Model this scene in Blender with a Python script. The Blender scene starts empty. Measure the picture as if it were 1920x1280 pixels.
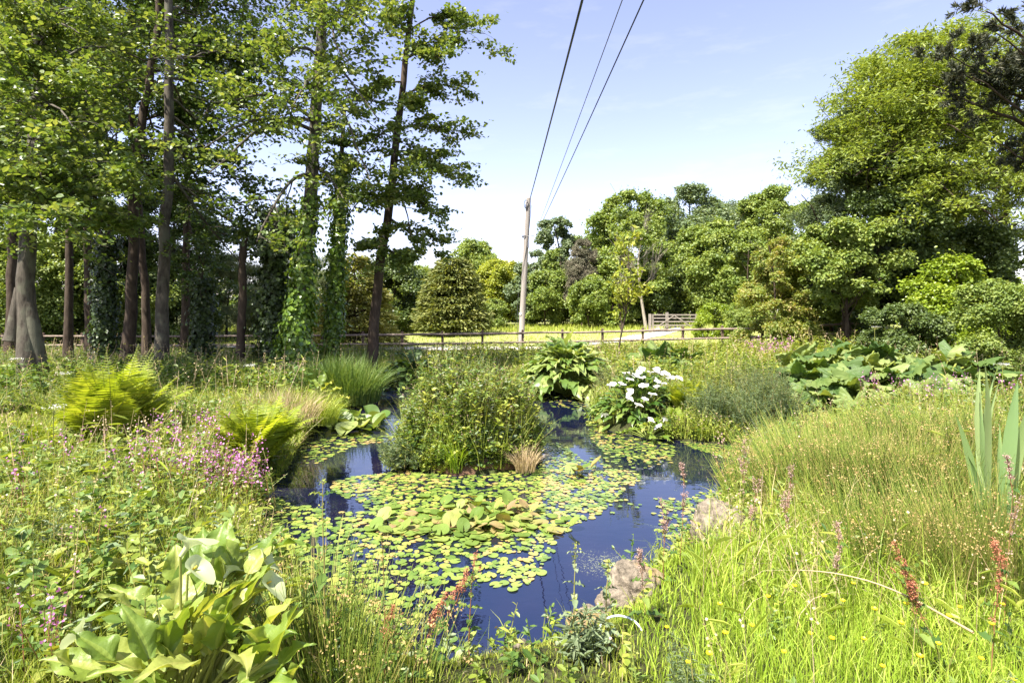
import bpy, math
import numpy as np
from math import radians as R_

# ------------------------------------------------------------------ camera, sky, sun, exposure
SC = bpy.context.scene
F = 1067.0; CX = 960.0; HY = 585.0; CZ = 1.7            # focal length and horizon in photo pixels, eye height
cam_d = bpy.data.cameras.new('camera'); cam = bpy.data.objects.new('camera', cam_d)
SC.collection.objects.link(cam); SC.camera = cam
cam.location = (0, 0, CZ); cam.rotation_euler = (R_(90), 0, 0)
cam_d.sensor_width = 36; cam_d.lens = 36*F/1920; cam_d.shift_y = -(640-HY)/1920
cam_d.clip_start = 0.05; cam_d.clip_end = 3000

SUN_EL = 57.0
SUN_DIR = np.array([-0.72, -0.69])                       # horizontal direction towards the sun (left and behind the viewer)
az = math.atan2(SUN_DIR[0], SUN_DIR[1])                  # clockwise from +Y
W = bpy.data.worlds.new("World"); SC.world = W; W.use_nodes = True
nt = W.node_tree; bg = nt.nodes['Background']
sky = nt.nodes.new('ShaderNodeTexSky'); sky.sky_type = 'NISHITA'; sky.sun_disc = False
sky.sun_elevation = R_(SUN_EL); sky.sun_rotation = az
sky.altitude = 50; sky.air_density = 1.0; sky.dust_density = 0.7; sky.ozone_density = 1.3
# a faint wisp of high cloud mixed into the sky by direction
tc = nt.nodes.new('ShaderNodeTexCoord')
mp = nt.nodes.new('ShaderNodeMapping'); mp.inputs['Scale'].default_value = (3.0, 3.0, 14.0); mp.inputs['Rotation'].default_value = (0.0, 0.25, 0)
nz = nt.nodes.new('ShaderNodeTexNoise'); nz.inputs['Scale'].default_value = 2.2; nz.inputs['Detail'].default_value = 7; nz.inputs['Roughness'].default_value = .62
rp = nt.nodes.new('ShaderNodeValToRGB'); rp.color_ramp.elements[0].position = .54; rp.color_ramp.elements[1].position = .80
mx = nt.nodes.new('ShaderNodeMixRGB'); mx.inputs[2].default_value = (9.0, 9.3, 10.2, 1)
ml = nt.nodes.new('ShaderNodeMath'); ml.operation = 'MULTIPLY'; ml.inputs[1].default_value = .05
nt.links.new(tc.outputs['Generated'], mp.inputs[0]); nt.links.new(mp.outputs[0], nz.inputs[0]); nt.links.new(nz.outputs[0], rp.inputs[0])
nt.links.new(rp.outputs[0], ml.inputs[0]); nt.links.new(ml.outputs[0], mx.inputs[0]); nt.links.new(sky.outputs[0], mx.inputs[1])
tn_ = nt.nodes.new('ShaderNodeMixRGB'); tn_.blend_type = 'MULTIPLY'; tn_.inputs[0].default_value = 1; tn_.inputs[2].default_value = (1.16, 1.0, 1.10, 1)
hs_ = nt.nodes.new('ShaderNodeHueSaturation'); hs_.inputs['Saturation'].default_value = .86
nt.links.new(mx.outputs[0], hs_.inputs['Color']); nt.links.new(hs_.outputs[0], tn_.inputs[1]); nt.links.new(tn_.outputs[0], bg.inputs[0]); bg.inputs[1].default_value = 0.104

sun_d = bpy.data.lights.new('sun', 'SUN'); sun_d.energy = 5.0; sun_d.angle = R_(0.53); sun_d.color = (1.0, 0.955, 0.88)
sun = bpy.data.objects.new('sun', sun_d); SC.collection.objects.link(sun)
el = R_(SUN_EL); n_ = SUN_DIR/np.linalg.norm(SUN_DIR)
from mathutils import Vector
sun.rotation_euler = Vector((n_[0]*math.cos(el), n_[1]*math.cos(el), math.sin(el))).to_track_quat('Z', 'Y').to_euler()
SC.view_settings.view_transform = 'Standard'; SC.view_settings.look = 'None'
SC.view_settings.exposure = 1.55; SC.view_settings.gamma = 1
cy = SC.cycles
cy.max_bounces = 7; cy.diffuse_bounces = 3; cy.glossy_bounces = 3; cy.transmission_bounces = 4; cy.transparent_max_bounces = 6
cy.use_denoising = True; cy.sample_clamp_indirect = 8; cy.caustics_reflective = False; cy.caustics_refractive = False

# ------------------------------------------------------------------ helpers
def Q(px, py, Y):                       # photo pixel + distance -> world point
    return np.array([(px-CX)/F*Y, Y, CZ-(py-HY)/F*Y])
def G(px, py, z=0.0):                   # photo pixel on the level z
    Y = (CZ-z)*F/(py-HY)
    return np.array([(px-CX)/F*Y, Y, z])

def rng(s): return np.random.default_rng(s)
def norm(v):
    v = np.asarray(v, float); return v/np.maximum(np.linalg.norm(v, axis=-1, keepdims=True), 1e-9)

class Acc:
    """collects polygons of one mesh"""
    def __init__(s): s.v=[]; s.l=[]; s.t=[]; s.var=[]; s.m=[]; s.n=0; s.sm=[]
    def add(s, v, f, var=0.5, mat=0, smooth=False):
        v = np.asarray(v, np.float32).reshape(-1,3); f = np.asarray(f, np.int64)
        if len(f) == 0: return
        s.v.append(v); s.l.append((f+s.n).ravel().astype(np.int32)); s.t.append(np.full(len(f), f.shape[1], np.int32))
        s.var.append(np.broadcast_to(np.asarray(var, np.float32), (len(f),)).astype(np.float32))
        s.m.append(np.full(len(f), mat, np.int32)); s.sm.append(np.full(len(f), smooth, bool)); s.n += len(v)
    def inst(s, tv, tfs, pos, Rm, sc, var, mat=0, smooth=False):
        """template verts tv(k,3), list of face arrays, n placements"""
        n = len(pos)
        if n == 0: return
        sc = np.asarray(sc, float)
        if sc.ndim == 1: sc = sc[:,None]
        loc = tv[None,:,:]*(sc[:,None,:] if sc.shape[1] == 3 else sc[:,:,None])
        v = np.einsum('nij,nkj->nki', Rm, loc) + pos[:,None,:]
        k = len(tv); var = np.broadcast_to(np.asarray(var, np.float32), (n,))
        base = s.n
        s.v.append(v.reshape(-1,3).astype(np.float32)); s.n += n*k
        for tf in tfs:
            tf = np.asarray(tf)
            ff = (np.arange(n)[:,None,None]*k + tf[None]).reshape(-1, tf.shape[1]) + base
            s.l.append(ff.ravel().astype(np.int32)); s.t.append(np.full(len(ff), tf.shape[1], np.int32))
            s.var.append(np.repeat(var, len(tf))); s.m.append(np.full(len(ff), mat, np.int32)); s.sm.append(np.full(len(ff), smooth, bool))
    def build(s, name, mats, parent=None):
        me = bpy.data.meshes.new(name)
        v = np.concatenate(s.v); l = np.concatenate(s.l); t = np.concatenate(s.t)
        me.vertices.add(len(v)); me.vertices.foreach_set('co', v.ravel())
        me.loops.add(len(l)); me.loops.foreach_set('vertex_index', l)
        me.polygons.add(len(t)); st = np.concatenate([[0], np.cumsum(t)[:-1]]).astype(np.int32)
        me.polygons.foreach_set('loop_start', st)
        me.polygons.foreach_set('material_index', np.concatenate(s.m))
        me.polygons.foreach_set('use_smooth', np.concatenate(s.sm))
        a = me.attributes.new('var', 'FLOAT', 'FACE'); a.data.foreach_set('value', np.concatenate(s.var))
        for m in (mats if isinstance(mats, (list, tuple)) else [mats]): me.materials.append(m)
        me.update(calc_edges=True)
        o = bpy.data.objects.new(name, me); SC.collection.objects.link(o)
        if parent is not None: o.parent = parent
        return o

def tag(o, label=None, cat=None, group=None, kind=None):
    if label: o['label'] = label
    if cat: o['category'] = cat
    if group: o['group'] = group
    if kind: o['kind'] = kind
    return o
def thing(name, label, cat, loc=(0,0,0), group=None):
    o = bpy.data.objects.new(name, None); o.empty_display_size = .2; SC.collection.objects.link(o)
    o.location = [float(c) for c in loc]
    return tag(o, label, cat, group)
def keep(o, t):                          # mesh built in world coordinates: keep it in place under an Empty elsewhere
    o.matrix_parent_inverse.identity()
    o.data.transform(__import__('mathutils').Matrix.Translation(-Vector(t.location)))
    return o
def part(acc, name, mats, t): return keep(acc.build(name, mats, t), t)
def dup(root, loc, rotz=0, scale=1, label=None, group=None):
    r = root.copy(); SC.collection.objects.link(r); r.location = [float(c) for c in loc]; r.rotation_euler = (0,0,rotz); r.scale = (scale,)*3
    if label: r['label'] = label
    if group: r['group'] = group
    for ch in root.children:
        c = ch.copy(); SC.collection.objects.link(c); c.parent = r
        for g in ch.children:
            d = g.copy(); SC.collection.objects.link(d); d.parent = c
    return r

def frames(d, nrm):                      # (n,3,3) with columns x, y=d, z~nrm
    y = norm(d); x = norm(np.cross(y, nrm)); z = np.cross(x, y)
    return np.stack([x, y, z], axis=2)

def tubes(acc, paths, radii, sides=5, var=.5, mat=0, smooth=True, cap=False):
    """paths (n,m,3), radii (n,m)"""
    paths = np.asarray(paths, float); n, m, _ = paths.shape
    radii = np.broadcast_to(np.asarray(radii, float), (n, m))
    tan = np.gradient(paths, axis=1); tan = norm(tan)
    ref = np.where(np.abs(tan[:,:,2:3]) > .9, np.array([1.,0,0]), np.array([0,0,1.]))
    ref = np.broadcast_to(ref[:, :1, :], tan.shape)
    a = norm(np.cross(tan, ref)); b = np.cross(tan, a)
    th = np.arange(sides)*2*np.pi/sides
    v = paths[:,:,None,:] + radii[:,:,None,None]*(np.cos(th)[None,None,:,None]*a[:,:,None,:] + np.sin(th)[None,None,:,None]*b[:,:,None,:])
    i, j = np.meshgrid(np.arange(m-1), np.arange(sides), indexing='ij')
    q = np.stack([i*sides+j, i*sides+(j+1)%sides, (i+1)*sides+(j+1)%sides, (i+1)*sides+j], -1).reshape(-1,4)
    ff = (np.arange(n)[:,None,None]*m*sides + q[None]).reshape(-1,4)
    vv = np.broadcast_to(np.asarray(var, float), (n,)); acc.add(v, ff, np.repeat(vv, len(q)), mat, smooth)
    if cap:
        for k in range(n): acc.add(v[k,-1], [list(range(sides))], .5, mat); acc.add(v[k,0], [list(range(sides))[::-1]], .5, mat)

def curve_pts(pts, m):                    # smooth resample of control points (Catmull-Rom-ish via chord interp + smoothing)
    pts = np.asarray(pts, float); d = np.concatenate([[0], np.cumsum(np.linalg.norm(np.diff(pts, axis=0), axis=1))]); d /= d[-1]
    t = np.linspace(0, 1, m); out = np.stack([np.interp(t, d, pts[:,k]) for k in range(3)], 1)
    for _ in range(2):
        o = out.copy(); out[1:-1] = .25*o[:-2]+.5*o[1:-1]+.25*o[2:]
    return out

LEAF6_V = np.array([[0,0,0],[.30,.28,.06],[.34,.68,.07],[0,1,-.04],[-.34,.68,.07],[-.30,.28,.06]], float)
LEAF6_F = [np.array([[0,1,2,3],[0,3,4,5]])]
LEAF4_V = np.array([[0,0,0],[.33,.5,.07],[0,1,0],[-.33,.5,.07]], float)
LEAF4_F = [np.array([[0,1,2],[0,2,3]])]
QUAD_V = np.array([[0,-.5,0],[.5,0,.1],[0,.5,0],[-.5,0,-.1]], float)
QUAD_F = [np.array([[0,1,2,3]])]
NARROW_V = LEAF6_V*np.array([.45,1,1])

def scatter_leaves(acc, pos, size, r, up=.6, out=None, tmpl='6', var=None, mat=0, aspect=1.0):
    n = len(pos)
    nrm = r.normal(size=(n,3)); nrm[:,2] = np.abs(nrm[:,2])*.6 + up*1.6
    if out is not None: nrm += out
    nrm = norm(nrm)
    d = r.normal(size=(n,3)); d[:,2] -= .25
    d = norm(d - (d*nrm).sum(1, keepdims=True)*nrm)
    s = size*r.uniform(.65, 1.25, n)
    tv, tf = {'6':(LEAF6_V,LEAF6_F), '4':(LEAF4_V,LEAF4_F), 'q':(QUAD_V,QUAD_F), 'n':(NARROW_V,LEAF6_F)}[tmpl]
    if aspect != 1: tv = tv*np.array([aspect,1,1])
    acc.inst(tv, tf, pos, frames(d, nrm), s, r.uniform(0,1,n) if var is None else var, mat)

def blades(acc, base, h, w, lean, r, segs=3, var=None, mat=0, droop=.5):
    """grass blades: base (n,3), heights, widths, lean vectors (n,2) as a share of the height"""
    n = len(base); h = np.broadcast_to(h,(n,)); w = np.broadcast_to(w,(n,))
    t = np.linspace(0,1,segs+1)
    lx = lean*h[:,None]
    c = base[:,None,:].repeat(segs+1,1).copy()
    c[:,:,:2] += lx[:,None,:]*(t**1.8)[None,:,None]
    ll = np.linalg.norm(lean,axis=1)
    c[:,:,2] += h[:,None]*(t[None]-droop*np.minimum(ll,1.3)[:,None]*(t**2.4)[None])
    ang = r.uniform(0,2*np.pi,n); side = np.stack([np.cos(ang),np.sin(ang),np.zeros(n)],1)
    wd = (1-t**1.6)*.5; wd[0] = .38
    L = c - side[:,None,:]*(w[:,None]*wd[None])[:,:,None]; Rr = c + side[:,None,:]*(w[:,None]*wd[None])[:,:,None]
    v = np.concatenate([L[:,:-1],Rr[:,:-1],c[:,-1:]],1); k = 2*segs+1
    q = [[i, segs+i, segs+i+1, i+1] for i in range(segs-1)]
    tri = [[segs-1, 2*segs-1, 2*segs]]
    vv = r.uniform(0,1,n) if var is None else np.broadcast_to(var,(n,))
    base0 = acc.n; acc.v.append(v.reshape(-1,3).astype(np.float32)); acc.n += n*k
    for tf in (np.array(q), np.array(tri)):
        if tf.size == 0: continue
        ff = (np.arange(n)[:,None,None]*k+tf[None]).reshape(-1,tf.shape[1])+base0
        acc.l.append(ff.ravel().astype(np.int32)); acc.t.append(np.full(len(ff),tf.shape[1],np.int32))
        acc.var.append(np.repeat(vv,len(tf)).astype(np.float32)); acc.m.append(np.full(len(ff),mat,np.int32)); acc.sm.append(np.ones(len(ff),bool))

# ------------------------------------------------------------------ materials
MATS = {}
def _nodes(name):
    m = bpy.data.materials.new(name); m.use_nodes = True; MATS[name] = m
    t = m.node_tree; return m, t, t.nodes['Principled BSDF'], t.nodes['Material Output']
def leafmat(name, cols, trans=.4, rough=.5, tcol=None, spec=.4, patch=.25, vein=False):
    """leaf: colour from the per-leaf value plus soft patches, part of the light passes through"""
    m, t, p, out = _nodes(name); N = t.nodes; L = t.links
    a = N.new('ShaderNodeAttribute'); a.attribute_name = 'var'
    g = N.new('ShaderNodeNewGeometry'); nz = N.new('ShaderNodeTexNoise'); nz.inputs['Scale'].default_value = 1.6; nz.inputs['Detail'].default_value = 3
    L.new(g.outputs['Position'], nz.inputs['Vector'])
    sb = N.new('ShaderNodeMath'); sb.operation = 'MULTIPLY_ADD'; sb.inputs[1].default_value = patch*3; sb.inputs[2].default_value = -patch*1.5
    L.new(nz.outputs[0], sb.inputs[0])
    ad = N.new('ShaderNodeMath'); ad.operation = 'ADD'; ad.use_clamp = True
    L.new(a.outputs['Fac'], ad.inputs[0]); L.new(sb.outputs[0], ad.inputs[1])
    rp = N.new('ShaderNodeValToRGB'); e = rp.color_ramp.elements
    while len(e) < len(cols): e.new(.5)
    for i, c in enumerate(cols): e[i].position = i/(len(cols)-1); e[i].color = (c[0]*1.15, c[1], c[2]*1.15, 1)
    L.new(ad.outputs[0], rp.inputs[0]); L.new(rp.outputs[0], p.inputs['Base Color'])
    p.inputs['Roughness'].default_value = rough; p.inputs['Specular IOR Level'].default_value = spec
    if vein:
        n3 = N.new('ShaderNodeTexNoise'); n3.inputs['Scale'].default_value = 55; n3.inputs['Detail'].default_value = 4; L.new(g.outputs['Position'], n3.inputs['Vector'])
        bp = N.new('ShaderNodeBump'); bp.inputs['Strength'].default_value = .5; bp.inputs['Distance'].default_value = .006; L.new(n3.outputs[0], bp.inputs['Height']); L.new(bp.outputs[0], p.inputs['Normal'])
        r3 = N.new('ShaderNodeMapRange'); r3.inputs[3].default_value = rough-.12; r3.inputs[4].default_value = rough+.25; L.new(n3.outputs[0], r3.inputs[0]); L.new(r3.outputs[0], p.inputs['Roughness'])
    if trans > 0:
        tr = N.new('ShaderNodeBsdfTranslucent'); mu = N.new('ShaderNodeMixRGB'); mu.blend_type = 'MULTIPLY'; mu.inputs[0].default_value = 1
        mu.inputs[2].default_value = (*(tcol or (1.6,1.5,.55)), 1); L.new(rp.outputs[0], mu.inputs[1]); L.new(mu.outputs[0], tr.inputs[0])
        mi = N.new('ShaderNodeMixShader'); mi.inputs[0].default_value = trans
        L.new(p.outputs[0], mi.inputs[1]); L.new(tr.outputs[0], mi.inputs[2]); L.new(mi.outputs[0], out.inputs[0])
    return m
def bark(name, c1, c2, scale=6, stretch=.25, bump=.6, lich=None):
    m, t, p, out = _nodes(name); N = t.nodes; L = t.links
    g = N.new('ShaderNodeNewGeometry'); mp = N.new('ShaderNodeMapping'); mp.inputs['Scale'].default_value = (1,1,stretch)
    L.new(g.outputs['Position'], mp.inputs[0])
    nz = N.new('ShaderNodeTexNoise'); nz.inputs['Scale'].default_value = scale; nz.inputs['Detail'].default_value = 8; nz.inputs['Roughness'].default_value = .68
    L.new(mp.outputs[0], nz.inputs['Vector'])
    rp = N.new('ShaderNodeValToRGB'); rp.color_ramp.elements[0].position=.32; rp.color_ramp.elements[1].position=.68
    rp.color_ramp.elements[0].color=(*c1,1); rp.color_ramp.elements[1].color=(*c2,1); L.new(nz.outputs[0], rp.inputs[0])
    col = rp.outputs[0]
    if lich:
        n2 = N.new('ShaderNodeTexNoise'); n2.inputs['Scale'].default_value = 2.7; n2.inputs['Detail'].default_value = 5; L.new(g.outputs['Position'], n2.inputs['Vector'])
        r2 = N.new('ShaderNodeValToRGB'); r2.color_ramp.elements[0].position=.5; r2.color_ramp.elements[1].position=.62; L.new(n2.outputs[0], r2.inputs[0])
        mi = N.new('ShaderNodeMixRGB'); mi.inputs[2].default_value=(*lich,1); L.new(r2.outputs[0], mi.inputs[0]); L.new(col, mi.inputs[1]); col = mi.outputs[0]
    L.new(col, p.inputs['Base Color']); p.inputs['Roughness'].default_value=.9; p.inputs['Specular IOR Level'].default_value=.2
    b = N.new('ShaderNodeBump'); b.inputs['Strength'].default_value=bump; b.inputs['Distance'].default_value=.03; L.new(nz.outputs[0], b.inputs['Height']); L.new(b.outputs[0], p.inputs['Normal'])
    return m
def plain(name, c, rough=.6, metal=0, spec=.4, trans=0):
    m, t, p, out = _nodes(name); N=t.nodes; L=t.links
    nz = N.new('ShaderNodeTexNoise'); nz.inputs['Scale'].default_value=25; nz.inputs['Detail'].default_value=4
    g = N.new('ShaderNodeNewGeometry'); L.new(g.outputs['Position'], nz.inputs['Vector'])
    mi = N.new('ShaderNodeMixRGB'); mi.inputs[1].default_value=(*[x*.8 for x in c],1); mi.inputs[2].default_value=(*[min(x*1.15,.95) for x in c],1)
    L.new(nz.outputs[0], mi.inputs[0]); L.new(mi.outputs[0], p.inputs['Base Color']); p.inputs['Roughness'].default_value=rough; p.inputs['Metallic'].default_value=metal; p.inputs['Specular IOR Level'].default_value=spec
    if trans:
        tr=N.new('ShaderNodeBsdfTranslucent'); tr.inputs[0].default_value=(*c,1); ms=N.new('ShaderNodeMixShader'); ms.inputs[0].default_value=trans
        L.new(p.outputs[0],ms.inputs[1]); L.new(tr.outputs[0],ms.inputs[2]); L.new(ms.outputs[0],out.inputs[0])
    return m

M_alder = leafmat('alder leaf', [(.062,.12,.02),(.12,.20,.038),(.27,.34,.10)], .36, .36, spec=.5)
M_woods = leafmat('woodland leaf', [(.032,.072,.014),(.065,.125,.026),(.14,.20,.055)], 0.28, .4)
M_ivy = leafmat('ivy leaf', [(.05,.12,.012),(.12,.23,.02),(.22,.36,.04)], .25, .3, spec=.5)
M_ivyd = leafmat('dark ivy leaf', [(.022,.045,.008),(.04,.075,.014),(.07,.12,.025)], .2, .4)  # ivy green darkened in colour for trunks standing in shade
M_ash = leafmat('ash leaf', [(.10,.17,.02),(.19,.28,.035),(.30,.39,.07)], 0.34, .5)
M_dark = leafmat('deep green leaf', [(.045,.085,.018),(.085,.145,.03),(.155,.225,.055)], .3, .45)
M_mid = leafmat('mid green leaf', [(.091,.169,.026),(.169,.260,.046),(.286,.377,.078)], 0.33, .5)
M_grey = leafmat('grey green leaf', [(.092,.138,.052),(.149,.207,.081),(.230,.287,.115)], .3, .6)
M_blue = leafmat('blue green leaf', [(.075,.135,.05),(.13,.205,.08),(.23,.31,.14)], .32, .5)
M_yel = leafmat('yellow green leaf', [(.15,.23,.02),(.26,.34,.035),(.38,.43,.07)], .4, .5)
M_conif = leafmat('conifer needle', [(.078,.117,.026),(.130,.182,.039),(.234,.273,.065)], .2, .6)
M_pine = leafmat('pine needle', [(.022,.035,.015),(.045,.062,.025),(.09,.10,.045)], .12, .6)
M_dry = leafmat('dry twig foliage', [(.095,.115,.055),(.145,.155,.08),(.21,.20,.12)], .15, .8, tcol=(1,1,1))
M_laurel = leafmat('laurel leaf', [(.10,.18,.01),(.19,.30,.02),(.30,.41,.05)], .35, .35)
M_maple = leafmat('maple leaf', [(.115,.207,.034),(.230,.310,.057),(.345,.310,.103)], .45, .5)
M_bark = bark('alder bark', (.03,.024,.017), (.14,.12,.09), 9, .3, .9, (.12,.115,.08))
M_barkd = bark('brown bark', (.03,.02,.013), (.095,.07,.048), 9, .3, .8)
M_bleach = bark('bleached twig', (.22,.19,.15), (.42,.37,.30), 9, .3, .3)
M_pole = bark('weathered pole wood', (.22,.19,.16), (.42,.38,.33), 7, .06, .3)
M_fence = bark('weathered rail wood', (.13,.095,.07), (.34,.27,.21), 9, 1, .4)
M_post = bark('post wood', (.06,.04,.03), (.16,.11,.08), 12, .2, .4)
M_gate = bark('silvered gate wood', (.15,.13,.11), (.34,.30,.25), 9, 1, .3)
M_cable = plain('black cable', (.03,.03,.035), .5)
M_wire = plain('grey wire', (.12,.12,.13), .5)
M_metal = plain('galvanised fitting', (.16,.16,.16), .5, .6)
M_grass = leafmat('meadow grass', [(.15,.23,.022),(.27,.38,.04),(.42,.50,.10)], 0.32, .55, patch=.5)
M_grassd = leafmat('shade-darkened grass', [(.06,.13,.02),(.11,.20,.03),(.20,.29,.06)], 0.25, .5, patch=.4)  # darker grass green, tree shade put into the colour
M_bright = leafmat('fresh grass', [(.17,.30,.02),(.27,.44,.035),(.42,.58,.08)], 0.34, .5, patch=.35)
M_straw = leafmat('straw grass', [(.30,.26,.10),(.44,.38,.17),(.55,.48,.27)], 0.2, .6, tcol=(1,1,1))
M_herb = leafmat('herb leaf', [(.045,.11,.018),(.11,.20,.03),(.26,.35,.07)], .28, .45, patch=.5)
M_herby = leafmat('yellow herb leaf', [(.09,.16,.015),(.19,.27,.03),(.36,.41,.07)], .32, .45, patch=.5)
M_herbg = leafmat('silver herb leaf', [(.11,.17,.07),(.17,.25,.11),(.26,.34,.17)], .22, .6)
M_stem = leafmat('green stem', [(.12,.20,.03),(.22,.28,.05),(.28,.24,.08)], .1, .5)
M_rstem = leafmat('red stem', [(.16,.07,.035),(.24,.13,.05),(.20,.22,.06)], .1, .5)
M_rush = leafmat('rush stem', [(.05,.105,.015),(.12,.21,.025),(.25,.34,.05),(.34,.33,.09)], .15, .4, patch=.4)
M_rushf = leafmat('rush floret', [(.24,.18,.05),(.38,.30,.09),(.48,.40,.16)], .2, .7, tcol=(1,1,1))
M_fern = leafmat('fern frond', [(.14,.23,.015),(.26,.36,.03),(.42,.50,.07)], .46, .5)
M_fernd = leafmat('shaded fern frond', [(.10,.20,.015),(.18,.30,.02),(.28,.40,.04)], .45, .5)  # darker copy of the fern green with the shade in its colour
M_arum = leafmat('arum leaf', [(.10,.19,.02),(.19,.29,.04),(.37,.43,.10)], .34, .38, spec=.45, vein=True)
M_arumd = leafmat('deep green arum leaf', [(.04,.10,.015),(.08,.165,.025),(.18,.27,.05)], .3, .35, spec=.45)
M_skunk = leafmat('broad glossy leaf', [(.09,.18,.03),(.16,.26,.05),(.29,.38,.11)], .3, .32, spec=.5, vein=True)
M_skunkd = leafmat('dark broad leaf', [(.03,.065,.012),(.05,.10,.02),(.09,.15,.035)], .25, .4, vein=True)  # broad leaf darkened, the alders' shade is painted into this green
M_gunn = leafmat('rough leaf', [(.055,.12,.022),(.105,.185,.035),(.23,.31,.08)], .3, .5, vein=True)
M_white = plain('white petal', (.82,.80,.70), .4, trans=.25)
M_cream = plain('cream petal', (.56,.62,.30), .4, trans=.35)
M_spadix = plain('yellow spadix', (.75,.52,.05), .6)
M_yflow = plain('yellow petal', (.85,.68,.02), .35, trans=.2)
M_pink = leafmat('pink petal', [(.36,.13,.27),(.50,.20,.38),(.60,.33,.50)], .25, .5, tcol=(1.2,.8,1.1))
M_palepink = leafmat('faded flower', [(.26,.19,.12),(.38,.29,.19),(.48,.38,.28)], .3, .6, tcol=(1,.95,.9))
M_dock = leafmat('dock seed', [(.24,.09,.04),(.37,.16,.07),(.46,.25,.11)], .25, .6, tcol=(1.1,.8,.6))
M_pad = leafmat('floating leaf', [(.10,.19,.03),(.17,.27,.045),(.27,.36,.06),(.37,.30,.09)], .10, .26, spec=.6, patch=.5)
M_padb = leafmat('raised lily leaf', [(.085,.16,.02),(.14,.235,.035),(.22,.30,.055),(.28,.20,.09)], .22, .5, spec=.3, vein=True)
M_larch = leafmat('drooping needle', [(.13,.17,.03),(.21,.25,.05),(.31,.34,.09)], .3, .6)
M_iris = leafmat('iris leaf', [(.13,.24,.07),(.20,.33,.10),(.31,.44,.16)], .35, .4)
M_rock = bark('lichened rock', (.06,.05,.035), (.34,.28,.20), 18, 1, 1.0, (.30,.21,.09))
M_plastic = plain('pale plastic', (.62,.72,.72), .35)

# ------------------------------------------------------------------ terrain, pond, path
WZ = -0.30                                               # water level
pond_px = [(940,1232),(830,1250),(700,1225),(600,1165),(545,1100),(490,1035),(462,985),(505,930),(540,880),(560,835),(600,790),(640,750),(690,715),(740,700),(850,706),(940,714),(1010,730),(1060,736),(1128,742),(1130,758),(1108,785),(1150,812),(1270,826),(1400,836),(1505,830),(1500,800),(1470,778),(1480,764),(1560,758),(1650,762),(1660,788),(1560,832),(1420,866),(1385,900),(1365,950),(1325,990),(1300,1040),(1215,1065),(1165,1100),(1130,1160),(1050,1205)]
POND = np.array([G(x,y,WZ)[:2] for x,y in pond_px])
ISL = (-0.60, 7.95, 0.98, 0.98)                          # island ellipse
def sd_poly(P, x, y):
    p = np.stack([x,y],-1); d = np.full(x.shape, 1e9); inside = np.zeros(x.shape, bool)
    for i in range(len(P)):
        a, b = P[i], P[(i+1)%len(P)]
        e = b-a; w = p-a; t = np.clip((w@e)/(e@e), 0, 1)
        d = np.minimum(d, np.linalg.norm(w-t[...,None]*e, axis=-1))
        c = ((a[1] > y) != (b[1] > y)) & (x < (b[0]-a[0])*(y-a[1])/(b[1]-a[1]+1e-12)+a[0]); inside ^= c
    return np.where(inside, -d, d)
def H(x, y):
    x = np.asarray(x, float); y = np.asarray(y, float)
    g = np.interp(y, [-30,0,4,11,18,24,27,33,40,52,80,150,700], [0,0,0,-.02,-.10,-.20,-.19,-.05,.18,.52,.85,1.1,1.3])
    s = np.clip((y-12)/13, 0, 1); s = s*s*(3-2*s)
    g = g + s*(.026*np.clip(x-1, 0, 16) + .05*np.clip(x-10.5, 0, 14))*np.clip(1.6-y/60, .2, 1)
    g = g + .10*np.clip((x-3.2)/3,0,1)*np.clip(1-abs(y-6)/8,0,1)
    g = g + .035*np.sin(x*.9+.4)*np.sin(y*.8) + .015*np.sin(x*2.7+1)*np.sin(y*2.3+2)
    sd = sd_poly(POND, x, y)
    # bank
    w = np.clip(sd/.55, 0, 1); w = w*w*(3-2*w)
    g = np.where(sd >= 0, (WZ+.0) + (g-WZ)*w + .03*(1-w), WZ - np.clip(-sd*1.1, 0, .55) + .03*np.clip(1+sd*20,0,1))
    e = np.sqrt(((x-ISL[0])/ISL[2])**2 + ((y-ISL[1])/ISL[3])**2)
    gi = WZ + .24*np.clip((1.0-e)/.22, -3, 1)
    return np.maximum(g, gi)
def Hs(x, y): return float(H(np.array([x]), np.array([y]))[0])
def ground(px, Y): x = (px-CX)/F*Y; return np.array([x, Y, Hs(x, Y)])

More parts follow.
